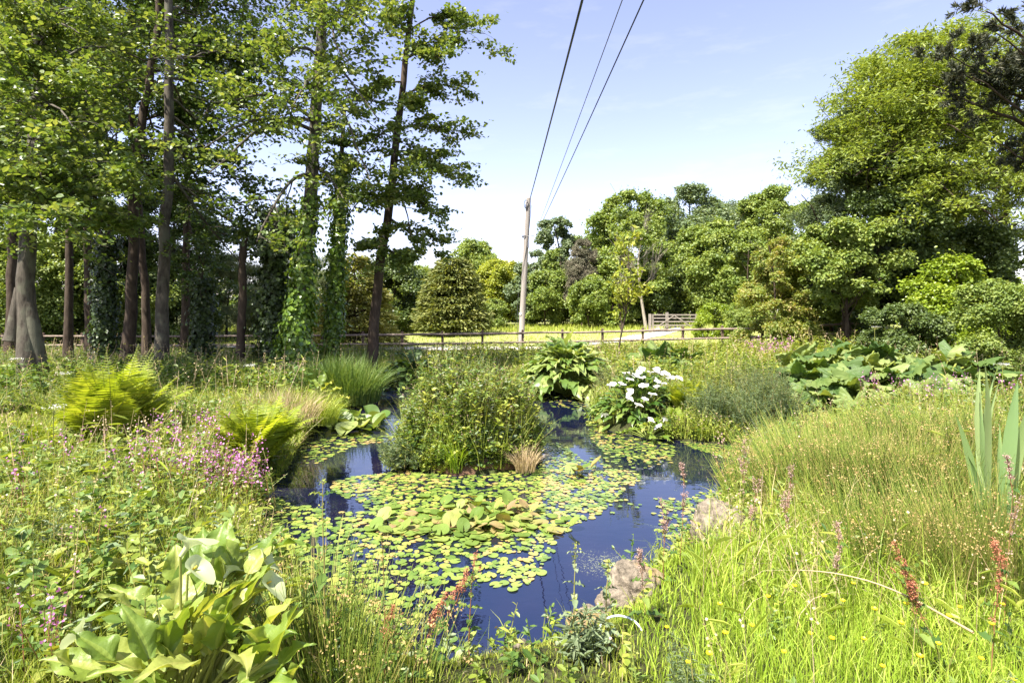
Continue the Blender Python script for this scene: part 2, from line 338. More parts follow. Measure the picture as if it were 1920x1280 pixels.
def spaced(lo, hi, n, c, k):
    a = np.arcsinh((lo-c)/k); b = np.arcsinh((hi-c)/k); return c + k*np.sinh(np.linspace(a, b, n))
gx = spaced(-600, 600, 380, 0, 6.0); gy = spaced(-60, 900, 420, 7, 6.0)
X, Yg = np.meshgrid(gx, gy)
Z = H(X, Yg)
A = Acc(); V = np.stack([X,Yg,Z],-1).reshape(-1,3)
nx, ny = len(gx), len(gy); i, j = np.meshgrid(np.arange(ny-1), np.arange(nx-1), indexing='ij')
fq = np.stack([i*nx+j, i*nx+j+1, (i+1)*nx+j+1, (i+1)*nx+j], -1).reshape(-1,4)
ctr = V[fq].mean(1)
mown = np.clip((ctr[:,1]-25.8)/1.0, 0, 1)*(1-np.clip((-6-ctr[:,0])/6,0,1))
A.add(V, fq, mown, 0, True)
def ground_mat():
    m, t, p, out = _nodes('ground'); N=t.nodes; L=t.links
    g=N.new('ShaderNodeNewGeometry'); n1=N.new('ShaderNodeTexNoise'); n1.inputs['Scale'].default_value=1.3; n1.inputs['Detail'].default_value=8; n1.inputs['Roughness'].default_value=.65
    L.new(g.outputs['Position'],n1.inputs['Vector'])
    n2=N.new('ShaderNodeTexNoise'); n2.inputs['Scale'].default_value=26; n2.inputs['Detail'].default_value=6; L.new(g.outputs['Position'],n2.inputs['Vector'])
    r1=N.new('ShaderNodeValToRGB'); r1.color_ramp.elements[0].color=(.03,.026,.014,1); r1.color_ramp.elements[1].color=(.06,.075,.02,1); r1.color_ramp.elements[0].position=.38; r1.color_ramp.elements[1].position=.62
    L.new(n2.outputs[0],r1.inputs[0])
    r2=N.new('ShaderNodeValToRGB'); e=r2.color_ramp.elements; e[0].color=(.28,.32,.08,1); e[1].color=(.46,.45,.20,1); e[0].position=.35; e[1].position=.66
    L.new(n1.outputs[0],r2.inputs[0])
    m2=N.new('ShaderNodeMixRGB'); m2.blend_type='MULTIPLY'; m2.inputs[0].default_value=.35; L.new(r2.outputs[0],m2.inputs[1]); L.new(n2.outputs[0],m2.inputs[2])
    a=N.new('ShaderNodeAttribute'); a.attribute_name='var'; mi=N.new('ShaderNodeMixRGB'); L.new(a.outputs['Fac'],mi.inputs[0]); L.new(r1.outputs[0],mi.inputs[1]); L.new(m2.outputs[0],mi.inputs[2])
    L.new(mi.outputs[0],p.inputs['Base Color']); p.inputs['Roughness'].default_value=.95; p.inputs['Specular IOR Level'].default_value=.1
    b=N.new('ShaderNodeBump'); b.inputs['Strength'].default_value=.6; b.inputs['Distance'].default_value=.05; L.new(n2.outputs[0],b.inputs['Height']); L.new(b.outputs[0],p.inputs['Normal'])
    return m
M_ground = ground_mat()
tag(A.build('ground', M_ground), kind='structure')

def water_mat():                                          # dark water with a drifting film of pollen specks
    m, t, p, out = _nodes('water'); N=t.nodes; L=t.links
    g=N.new('ShaderNodeNewGeometry'); n=N.new('ShaderNodeTexNoise'); n.inputs['Scale'].default_value=1.2; n.inputs['Detail'].default_value=6; L.new(g.outputs['Position'],n.inputs['Vector'])
    r=N.new('ShaderNodeValToRGB'); r.color_ramp.elements[0].color=(.004,.006,.022,1); r.color_ramp.elements[1].color=(.012,.010,.026,1); r.color_ramp.elements[0].position=.4; r.color_ramp.elements[1].position=.65
    L.new(n.outputs[0],r.inputs[0])
    v=N.new('ShaderNodeTexNoise'); v.inputs['Scale'].default_value=85; v.inputs['Detail'].default_value=2; L.new(g.outputs['Position'],v.inputs['Vector'])
    mm=N.new('ShaderNodeMath'); mm.operation='MULTIPLY'; L.new(v.outputs[0],mm.inputs[0]); L.new(n.outputs[0],mm.inputs[1])
    fr=N.new('ShaderNodeValToRGB'); fr.color_ramp.elements[0].position=.375; fr.color_ramp.elements[1].position=.43; L.new(mm.outputs[0],fr.inputs[0])
    mf=N.new('ShaderNodeMixRGB'); mf.inputs[2].default_value=(.16,.17,.08,1); L.new(fr.outputs[0],mf.inputs[0]); L.new(r.outputs[0],mf.inputs[1]); L.new(mf.outputs[0],p.inputs['Base Color'])
    p.inputs['Roughness'].default_value=.015; p.inputs['IOR'].default_value=1.7; p.inputs['Specular IOR Level'].default_value=1.0; p.inputs['Specular Tint'].default_value=(.46,.70,1,1)
    mp=N.new('ShaderNodeMapping'); mp.inputs['Scale'].default_value=(1,2.2,1); L.new(g.outputs['Position'],mp.inputs[0])
    w=N.new('ShaderNodeTexNoise'); w.inputs['Scale'].default_value=3.5; w.inputs['Detail'].default_value=3; L.new(mp.outputs[0],w.inputs['Vector'])
    b=N.new('ShaderNodeBump'); b.inputs['Strength'].default_value=.05; b.inputs['Distance'].default_value=.02; L.new(w.outputs[0],b.inputs['Height']); L.new(b.outputs[0],p.inputs['Normal'])
    return m
M_water = water_mat()
A = Acc()
xs = np.linspace(POND[:,0].min()-.6, POND[:,0].max()+.6, 30); ys = np.linspace(POND[:,1].min()-.5, POND[:,1].max()+.6, 30)
Xw, Yw = np.meshgrid(xs, ys); i, j = np.meshgrid(np.arange(29), np.arange(29), indexing='ij')
fq = np.stack([i*30+j, i*30+j+1, (i+1)*30+j+1, (i+1)*30+j], -1).reshape(-1,4)
A.add(np.stack([Xw,Yw,np.full(Xw.shape,WZ)],-1).reshape(-1,3), fq, .5)
tag(A.build('water', M_water), kind='structure')

# gravel track behind the rail fence
cl = np.array([[-30,31.5],[-12,30.0],[-4,28.6],[0,28.6],[3.5,30.0],[7,33],[10.2,38],[12.5,46],[16,60]], float)
cl = curve_pts(np.c_[cl, np.zeros(len(cl))], 90)[:,:2]
tn = np.gradient(cl, axis=0); tn = norm(np.c_[tn, np.zeros(len(tn))])[:,:2]; sdv = np.stack([-tn[:,1],tn[:,0]],1)
A = Acc(); cols = np.linspace(-.9,.9,9); wob = rng(3).normal(0,.10,(90,2))
P = np.stack([cl + sdv*(c*(1+ (wob[:,0] if c<0 else wob[:,1]) ))[:,None] for c in cols],1)
Zp = H(P[...,0],P[...,1])+.035
i, j = np.meshgrid(np.arange(89), np.arange(8), indexing='ij'); fq=np.stack([i*9+j,(i+1)*9+j,(i+1)*9+j+1,i*9+j+1],-1).reshape(-1,4)
A.add(np.concatenate([P,Zp[...,None]],-1).reshape(-1,3), fq[:,::-1], .5)
M_gravel = bark('pale gravel', (.50,.45,.36), (.66,.61,.52), 30, 1, .4)
tag(A.build('gravel_path', M_gravel), kind='structure')

# ------------------------------------------------------------------ fence, gate, pole, cables
r = rng(5); FY = 25.6
fence = thing('rail_fence', 'low weathered two-rail timber fence running across the meadow in front of the gravel track', 'fence', (0, FY, Hs(0,FY)))
fpx = [380-75*k for k in range(8,0,-1)] + [380+75*k for k in range(0,20)]
def fence_z(px):                                        # rail heights follow the photograph's slope
    return np.interp(px, [-300,380,800,1100,1348,1421,1560,1700,1850], [.62,.62,.69,.80,.94,.95,1.15,1.32,1.5])
posts = []
for px in fpx:
    x = (px-CX)/F*FY; zt = fence_z(px); zg = Hs(x,FY)-.1
    a = Acc(); w=.05; lean = r.normal(0,.012,2)
    b = np.array([[-w,-w],[w,-w],[w,w],[-w,w]])
    v = [[x+p[0],FY+p[1],zg] for p in b]+[[x+p[0]+lean[0],FY+p[1]+lean[1],zt+.13] for p in b]+[[x+p[0]*.6+lean[0],FY+p[1]*.6+lean[1],zt+.15] for p in b]
    q = [[0,1,5,4],[1,2,6,5],[2,3,7,6],[3,0,4,7],[4,5,9,8],[5,6,10,9],[6,7,11,10],[7,4,8,11],[8,9,10,11]]
    a.add(v,q,.5); part(a,'post',M_post,fence); posts.append((x,zt))
for (x0,z0),(x1,z1) in zip(posts[:-1],posts[1:]):
    for dz in (0,-.41):
        a = Acc(); sg=r.normal(0,.012); xs=np.linspace(x0,x1-.004,5); zs=np.linspace(z0,z1,5)+dz+np.array([0,sg*.7,sg,sg*.7,0])
        pts=np.stack([xs,np.full(5,FY-.085),zs],1)[None]
        tubes(a, pts, .047+r.normal(0,.003), 8, .5, cap=True); part(a,'rail',M_fence,fence)

def box(acc, c, s, mat=0, rot=None, var=.5):
    v = np.array([[i,j,k] for i in (-.5,.5) for j in (-.5,.5) for k in (-.5,.5)])*np.array(s)
    if rot is not None: v = v@np.array(rot).T
    f = [[0,1,3,2],[4,6,7,5],[0,4,5,1],[2,3,7,6],[0,2,6,4],[1,5,7,3]]
    acc.add(v+np.array(c), f, var, mat)
# five-bar gate
gY=38.0; gx0=(1222-CX)/F*gY; gx1=(1306-CX)/F*gY; gz=Hs((gx0+gx1)/2,gY); gtop=CZ-(591-HY)/F*gY
gate = thing('field_gate','silvery weathered five-bar field gate standing across the track under the dark trees','gate',((gx0+gx1)/2,gY,gz))
for x,hh in ((gx0-.12,.10),(gx1+.12,.12),(gx0+1.1,.2)):
    a=Acc(); box(a,(x,gY+(.0 if hh!=.2 else .3),(gz-.1+gtop+hh)/2),(.16,.16,gtop+hh-gz+.1)); part(a,'post',M_gate,gate)
gh=gtop-gz-.1
for k in range(5):
    a=Acc(); box(a,((gx0+gx1)/2,gY-.0,gz+.13+gh*(k/4)**.85),(gx1-gx0-.16,.03,.085)); part(a,'bar',M_gate,gate)
for sx in (0,1):
    a=Acc(); box(a,(gx0+.07 if sx==0 else gx1-.07,gY-.035,gz+.1+gh/2+.03),(.09,.03,gh+.10)); part(a,'stile',M_gate,gate)
for s in (-1,1):
    a=Acc(); L_=math.hypot((gx1-gx0)/2,gh); an=math.atan2(gh,(gx1-gx0)/2)*s; c,s2=math.cos(an),math.sin(an)
    box(a,((gx0*(3 if s>0 else 1)+gx1*(1 if s>0 else 3))/4,gY-.035,gz+.1+gh/2),(L_*.95,.025,.07),rot=[[c,0,-s2],[0,1,0],[s2,0,c]]); part(a,'brace',M_gate,gate)

# pole
PY=30.0
pole = thing('utility_pole','tall weathered wooden utility pole leaning slightly right behind the rail fence','utility pole',Q(977,650,PY))
a=Acc(); pb=Q(976,655,PY); ptop=Q(991,372,PY)
pp=np.linspace(pb,ptop,14)[None]; tubes(a,pp,np.linspace(.16,.125,14)[None],14,.5)
t_=norm(ptop-pb); th=np.arange(14)*2*np.pi/14; ring=np.stack([ptop+.125*(math.cos(k)*np.array([1,0,0])+math.sin(k)*np.array([0,1,0])) for k in th]); a.add(np.vstack([ring,[ptop+t_*.10]]),[[k,(k+1)%14,14] for k in range(14)],.5)
part(a,'shaft',M_pole,pole)
a=Acc(); c=Q(988,384,PY)+np.array([-.05,-.16,0]); th=np.linspace(0,2*np.pi,15)
tubes(a,np.stack([c+np.array([.10*math.cos(k),-.02*math.sin(k*2),.22*math.sin(k)]) for k in th])[None],.018,6); box(a,c+np.array([0,.0,-.1]),(.08,.08,.16)); part(a,'cable_clamp',M_metal,pole)
c=Q(984,444,PY)
a=Acc(); tubes(a,np.array([[c+[0,0,0],c+[.1,-.12,.01],c+[.45,-.16,0.03],c+[.52,-.16,-.02]]]),.018,6); tubes(a,np.array([[c+[0,-.0,-.04],c+[.0,-.0,.05]]]),.155,14); part(a,'bracket',M_metal,pole)
a=Acc(); c=Q(989,460,PY)+np.array([.02,-.15,0]); box(a,c,(.10,.08,.30)); part(a,'junction_box',M_metal,pole)
a=Acc(); c0=Q(991,385,PY)+np.array([.14,-.04,0]); c1=Q(976,560,PY)+np.array([-.17,-.06,0])
tubes(a,curve_pts([c0,Q(987,440,PY)+np.array([.13,-.12,0]),Q(983,500,PY)+np.array([-.06,-.19,0]),c1,Q(974,650,PY)+np.array([-.10,-.19,0])],16)[None],.012,5); part(a,'down_cable',M_cable,pole)
a=Acc(); box(a,Q(976,588,PY)+np.array([-.02,-.17,0]),(.12,.01,.10)); part(a,'number_plate',M_plastic,pole)

def cable(label, pts, rad, mat, name='overhead_cable'):
    a=Acc(); tubes(a,curve_pts(pts,40)[None],rad,6); o=tag(a.build(name,mat),label,'cable')
    return o
def wirepath(p0, screen, Ynear):
    # straight-ish span from the pole towards the next pole behind the viewer, with a shallow sag
    q=Q(*screen,Ynear); d=q-p0; t=np.linspace(0,2.15,30); P=p0+d*t[:,None]; P[:,2]+= -0.0*t+ .16*(t*(t-1)); return P
cable('thick black cable sagging from the top of the wooden pole', wirepath(Q(994,372,PY),(1092,0),9.0), .022, M_cable)
cable('thin grey wire strung from the pole bracket, the middle one of the three overhead lines', wirepath(Q(1003,440,PY),(1167,0),8.0), .008, M_wire)
cable('thin dark wire strung from the pole bracket, rightmost of the three overhead lines', wirepath(Q(1005,441,PY),(1207,0),8.0), .012, M_cable)

# ------------------------------------------------------------------ trees
def offshoots(r, paths, rad, n, t0, t1, lratio, ang, m=6, up=.15, lpow=0.0, taper=.6, rscale=.45, plen=None, jit=.12, flat=1):
    """children branches of every path; returns paths (N*n,m,3), radii, plus lengths"""
    N, M, _ = paths.shape
    t = r.uniform(t0, t1, (N, n)); idx = t*(M-1); i0 = np.clip(idx.astype(int), 0, M-2); f = (idx-i0)[...,None]
    k = np.arange(N)[:,None]
    base = paths[k,i0]*(1-f)+paths[k,i0+1]*f
    tan = norm(paths[k,i0+1]-paths[k,i0])
    rb = (rad[k,i0]*(1-f[...,0])+rad[k,i0+1]*f[...,0])
    Lp = np.linalg.norm(np.diff(paths,axis=1),axis=2).sum(1)[:,None] if plen is None else plen
    Ln = Lp*lratio*r.uniform(.6,1.25,(N,n))*(1-lpow*t)
    rnd = r.normal(size=(N,n,3)); perp = norm(rnd-(rnd*tan).sum(-1,keepdims=True)*tan)
    a = r.uniform(ang[0],ang[1],(N,n,1)); d = tan*np.cos(a)+perp*np.sin(a); d[...,2]*=flat; d = norm(d+np.array([0,0,up]))
    s = np.linspace(0,1,m)
    P = base[:,:,None,:]+d[:,:,None,:]*(Ln[...,None]*s)[...,None]
    wob = np.cumsum(r.normal(0,jit/m,(N,n,m,3)),axis=2); wob-=wob[:,:,:1]; P += wob*Ln[...,None,None]*1.6
    rr = np.maximum(rb[...,None]*rscale,.002)*(1-taper*s)
    return P.reshape(-1,m,3), rr.reshape(-1,m), Ln.reshape(-1)

def twig_leaves(acc, r, P, per, size, spread=(.10,.10,.05), tmpl='6', up=.6, var=None, mat=0, t0=.25, aspect=1):
    N,M,_=P.shape; n=N*per
    k=np.repeat(np.arange(N),per); t=r.uniform(t0,1,n)*(M-1); i=np.clip(t.astype(int),0,M-2); f=(t-i)[:,None]
    pos=P[k,i]*(1-f)+P[k,i+1]*f + r.normal(size=(n,3))*np.array(spread)
    scatter_leaves(acc, pos, size, r, up=up, tmpl=tmpl, mat=mat, aspect=aspect, var=np.clip(np.repeat(r.uniform(0,1,N),per)*.5+r.uniform(0,1,n)*.5,0,1) if var is None else var)

def ivy_on(acc, r, path, rad, n, size, thick=.12, t0=0, t1=1, mat=0):
    M=len(path); t=r.uniform(t0,t1,n)*(M-1); i=np.clip(t.astype(int),0,M-2); f=(t-i)[:,None]
    p=path[i]*(1-f)+path[i+1]*f; rr=rad[i]*(1-f[:,0])+rad[i+1]*f[:,0]
    a=r.uniform(0,2*np.pi,n); o=np.stack([np.cos(a),np.sin(a),np.zeros(n)],1)
    lump=1+.5*np.sin(t*2.1+a*2)*np.sin(t*.7+a)
    pos=p+o*(rr+np.abs(r.normal(0,1,n))*thick*lump)[:,None]
    nrm=norm(o*1.3+r.normal(size=(n,3))*.45+np.array([0,0,.35])); d=r.normal(size=(n,3))*.5+np.array([0,0,-.9]); d=norm(d-(d*nrm).sum(1,keepdims=True)*nrm)
    acc.inst(LEAF6_V*np.array([1.35,1,1]),LEAF6_F,pos,frames(d,nrm),size*r.uniform(.6,1.3,n),r.uniform(0,1,n),mat)

def flare(m, r0, r1, fl=.5): t=np.linspace(0,1,m); return (r0+(r1-r0)*t)*(1+fl*np.exp(-t*m*.9))

def near_tree(name, label, trunk, r0, r1, targets=(), nrand=0, rand=(.4,1.0,.28,(.7,1.4)), leaf=.10, sub=12, twg=7, per=11, mleaf=None, mbark=None,
              ivy=None, seed=1, subl=.42, twl=.36, spread=(.09,.09,.035), tmpl='6', cat='tree', group=None, up=.6, extra=None, crownname='crown', back=False):
    r=rng(seed); tp=curve_pts(trunk,24); tr=flare(24,r0,r1)
    T=thing(name,label,cat,tp[0],group)
    a=Acc(); tpw=tp+np.c_[r.normal(0,r0*.10,(24,2)),np.zeros(24)]; tubes(a,tpw[None],tr[None],14,.5)
    if extra is not None:
        for pts,ra,rb in extra: tubes(a,curve_pts(pts,14)[None],flare(14,ra,rb,.25)[None],12,.5)
    L=Acc(); limbs=[]
    for tg in targets:
        s,q=tg[0],np.array(tg[1],float); i=s*23; i0=min(int(i),22); b=tp[i0]+(tp[i0+1]-tp[i0])*(i-i0)
        m=10; t=np.linspace(0,1,m); P=b+(q-b)*t[:,None]; Ld=np.linalg.norm(q-b); P[:,2]+=Ld*.14*np.sin(t*np.pi)*(tg[2] if len(tg)>2 else 1)
        P+=np.cumsum(r.normal(0,.012*Ld,(m,3)),0)*t[:,None]; limbs.append((P,np.interp(s,[0,1],[r0,r1])*.36*(1-.75*t)))
    if nrand:
        P,rr,_=offshoots(r,tp[None],tr[None]*.36,nrand,rand[0],rand[1],rand[2],rand[3],m=10,up=.25,rscale=1,taper=.75,jit=.35)
        limbs+=list(zip(P,rr))
    if back:
        for P_,_ in limbs: P_[:,1]=P_[0,1]+np.abs(P_[:,1]-P_[0,1])*1.0+np.linspace(0,.8,len(P_))
    if limbs:
        LP=np.array([x[0] for x in limbs]); LR=np.maximum(np.array([x[1] for x in limbs]),.008); tubes(a,LP,LR,7,.5)
        ll=np.linalg.norm(np.diff(LP,axis=1),axis=2).sum(1)[:,None]
        S,SR,_=offshoots(r,LP,LR,sub,.15,1,subl,(.4,1.3),m=6,up=.04,flat=.4,plen=np.clip(ll,1.2,4.2)); tubes(a,S,SR,5,.5)
        S2=np.concatenate([S]); Wt,WR,_=offshoots(r,S2,SR,twg,.1,1,twl,(.3,1.3),m=4,up=.0,rscale=.5,flat=.35,plen=np.clip(np.linalg.norm(S2[:,-1]-S2[:,0],axis=1),.5,1.6)[:,None]); tubes(a,Wt,WR,3,.5,smooth=False)
        twig_leaves(L,r,Wt,per,leaf,spread,tmpl,up)
    part(a,'trunk',mbark or M_bark,T)
    if L.n: part(L,crownname,mleaf or M_alder,T)
    if ivy:
        I=Acc()
        for (t0,t1,n,th) in ivy['bands']: ivy_on(I,r,tp,tr,n,ivy.get('size',.09),th,t0,t1)
        part(I,'ivy',ivy.get('mat',M_ivy),T)
    return T

def T_(px,py,Y): return Q(px,py,Y)
def trunkpts(lst,Y): 
    out=[Q(p[0],p[1],Y if len(p)<3 else p[2]) for p in lst]; g=out[0]; g[2]=min(g[2],Hs(g[0],g[1])); g[2]=Hs(g[0],g[1])-.1; return out

# the two alders by the pond
near_tree('alder_tree','tall leafy alder leaning right by the pond, its lower trunk wrapped in bright ivy',
  trunkpts([(545,690),(560,600),(575,440),(588,300),(600,140),(606,-60),(612,-260)],15.5),.22,.09,
  targets=[(.40,T_(470,470,13)),(.42,T_(640,380,13.5),.3),(.50,T_(400,210,12.5)),(.48,T_(385,295,12)),(.55,T_(690,330,13)),(.52,T_(560,210,11.5)),
           (.6,T_(690,230,13)),(.62,T_(510,110,13)),(.66,T_(640,110,12.5)),(.7,T_(700,70,14)),(.72,T_(520,20,13)),(.75,T_(600,0,12.5)),
           (.8,T_(500,-60,14)),(.82,T_(680,-60,14)),(.50,T_(420,340,12.5)),(.9,T_(560,-200,15)),(.9,T_(680,-220,15))],
  sub=8,twg=8,per=10,leaf=.112,mleaf=M_alder,ivy=dict(bands=[(0,.16,2600,.13),(.02,.24,3200,.11),(.22,.36,800,.05)],size=.11,mat=M_ivy),seed=11)
near_tree('alder_tree','slender alder with a dark slanting trunk standing nearest the open sky',
  trunkpts([(693,668),(702,600),(712,500),(730,390),(745,250),(760,120),(775,-20),(790,-150)],16.5),.155,.055,
  targets=[(.30,T_(760,490,15.5),-.3),(.34,T_(690,470,15.5),-.2),(.36,T_(800,460,16),0),(.40,T_(820,400,16.5)),(.42,T_(650,420,15)),(.48,T_(865,330,17)),(.5,T_(810,330,15.5)),(.55,T_(860,260,17)),(.55,T_(680,300,15)),
           (.62,T_(870,170,17)),(.65,T_(700,190,15.5)),(.7,T_(910,60,17)),(.7,T_(830,110,16)),(.76,T_(860,30,17)),(.8,T_(730,50,16)),(.85,T_(820,-30,17)),(.5,T_(740,350,14.8)),(.42,T_(780,440,15)),(.9,T_(740,-80,16)),(.6,T_(790,210,16))],
  sub=10,twg=9,per=11,leaf=.112,mleaf=M_alder,mbark=M_barkd,seed=12)
# ivy-clad trunks
def ivy_stub(px,base,top,Y,rad,label,mat,n,th=.16,size=.14,lean=0,tuft=1):
    r=rng(int(px)); tp=curve_pts(trunkpts([(px,base),(px+lean*.5,(base+top)/2),(px+lean,top)],Y),20); tr=np.linspace(rad,rad*.6,20)
    T=thing('ivy_clad_trunk',label,'tree',tp[0]); a=Acc(); tubes(a,tp[None],tr[None],10,.5)
    P,rr,_=offshoots(r,tp[None],tr[None],14,.7,1,.22,(.4,1.1),m=5,up=.3,rscale=.12); tubes(a,P,rr,4,.5); part(a,'trunk',M_barkd,T)
    I=Acc(); ivy_on(I,r,tp,tr,n,size,th,0,1); 
    if tuft: ivy_on(I,r,tp,tr*1.3,int(n*.3),size,th*1.9,.72,1)
    part(I,'ivy',mat,T); return T
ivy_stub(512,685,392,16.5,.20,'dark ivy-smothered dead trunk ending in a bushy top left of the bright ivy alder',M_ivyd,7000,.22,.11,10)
near_tree('alder_tree','narrow tree sheathed in glossy ivy between the two pondside alders',
  trunkpts([(620,662),(628,560),(636,440),(640,330),(646,200)],17.5),.14,.05,targets=[(.7,T_(600,330,17)),(.8,T_(690,340,17)),(.85,T_(650,280,17)),(.9,T_(620,240,17)),(.95,T_(680,210,17))],
  sub=6,twg=6,per=8,leaf=.12,mleaf=M_woods,ivy=dict(bands=[(0,.82,6500,.12)],size=.105,mat=M_ivy),seed=13)
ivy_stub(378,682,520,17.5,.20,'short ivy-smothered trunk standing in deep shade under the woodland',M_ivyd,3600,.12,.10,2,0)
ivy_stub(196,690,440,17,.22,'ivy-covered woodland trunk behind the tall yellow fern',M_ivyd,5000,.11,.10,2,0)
# bare snag
T=thing('dead_snag','bare broken-off tree stump post, taller than a person, on the shaded lawn','dead trunk',trunkpts([(450,690)],16)[0])
a=Acc(); tp=curve_pts(trunkpts([(449,695),(452,620),(456,540),(453,490),(458,455)],16),20); tubes(a,tp[None],(np.linspace(.125,.095,20)*(1+.12*np.sin(np.arange(20)*1.9)))[None],10,.5,cap=True)
tubes(a,np.array([[tp[-2],tp[-1]+[.05,0,.05],tp[-1]+[.10,0,.16]]]),np.array([[.05,.035,.01]]),6); part(a,'trunk',M_barkd,T)

# woodland trees on the left
def wood(label,tr,Y,r0,seed,targets=(),nr=14,extra=None,mb=None,leaf=.115,per=12,twg=9,sub=11,ml=None,rand=(.38,1.0,.26,(.8,1.5)),**k):
    return near_tree('woodland_tree',label,trunkpts(tr,Y),r0,r0*.35,targets=targets,nrand=nr,rand=rand,leaf=leaf,sub=sub,twg=twg,per=per,mleaf=ml or M_woods,mbark=mb or M_barkd,seed=seed,extra=extra,**k)
wood('tall straight tree with pale patchy bark high up, right of the leaning woodland trunk',[(303,680),(306,520),(313,350),(318,180),(316,0),(318,-220),(320,-420)],15.5,.165,21,
  targets=[(.42,T_(400,330,15)),(.5,T_(370,130,14.5)),(.55,T_(400,60,15)),(.35,T_(350,480,14.5),-.2),(.6,T_(350,20,14)),(.44,T_(270,250,14)),(.40,T_(240,330,14)),(.5,T_(200,180,14)),(.34,T_(330,420,13.5),0)],nr=9,mb=M_bark,back=True)
wood('dark woodland trunk that bends to the right as it climbs',[(238,675),(248,520),(250,360),(265,230),(290,100),(302,-30),(310,-250)],16.5,.165,22,
  targets=[(.42,T_(180,300,15)),(.45,T_(160,200,15)),(.5,T_(330,200,17)),(.55,T_(200,90,15)),(.4,T_(330,380,18)),(.4,T_(150,400,16))],nr=9,back=True)
wood('stout leaning old tree with forked foot at the left edge of the woodland',[(62,700),(48,610),(45,520),(55,430),(66,300),(70,150),(72,0),(75,-250)],12.5,.19,23,
  extra=[([T_(78,705,12.6),T_(64,620,12.5),T_(52,560,12.5)],.16,.12),([T_(20,640,12.4),T_(30,590,12.5),T_(40,540,12.5)],.13,.12)],
  targets=[(.42,T_(150,350,10.5),0),(.42,T_(90,380,9.5),0),(.42,T_(20,330,10),0),(.45,T_(200,390,11.5),0),(.42,T_(170,430,10.5),-.1),(.42,T_(30,400,9.5),0),(.5,T_(120,260,10)),(.5,T_(20,250,10)),(.55,T_(160,180,11)),(.5,T_(60,310,9.5),0),(.42,T_(110,420,10),-.1),(.6,T_(40,130,11)),(.65,T_(150,70,11)),(.42,T_(220,440,12.5),-.1)],
  nr=6,mb=M_bark,ml=M_alder,leaf=.10,per=13)
wood('slim dark woodland trunk left of the bending one, forking above the canopy',[(128,690),(130,520),(128,300),(122,100),(70,-30),(60,-200)],19,.13,24,nr=16)
wood('thin woodland trunk rising beside the straight pale-barked tree',[(278,665),(272,560),(262,420),(245,200),(243,0),(240,-200)],20,.14,25,nr=14)
wood('woodland tree at the far left edge with low leafy branches',[(-90,700),(-80,500),(-50,300),(-20,150),(-20,-100)],14,.18,26,nr=14,targets=[(.4,T_(30,380,12)),(.4,T_(60,200,13)),(.5,T_(50,100,13))])
wood('back woodland tree whose branches hang over the shaded lawn',[(345,665),(350,500),(352,300),(350,100),(348,-100)],23,.16,27,nr=9,targets=[(.35,T_(420,440,22),-.2),(.35,T_(400,540,22),-.3),(.3,T_(360,520,21),-.2)])
wood('back woodland tree filling the gap behind the leaning old tree',[(170,665),(165,500),(160,300),(170,100),(175,-100)],24,.18,28,nr=18,leaf=.15)
wood('back woodland tree nearest the far left corner',[(20,665),(25,500),(20,300),(15,50)],22,.2,29,nr=18,leaf=.15)

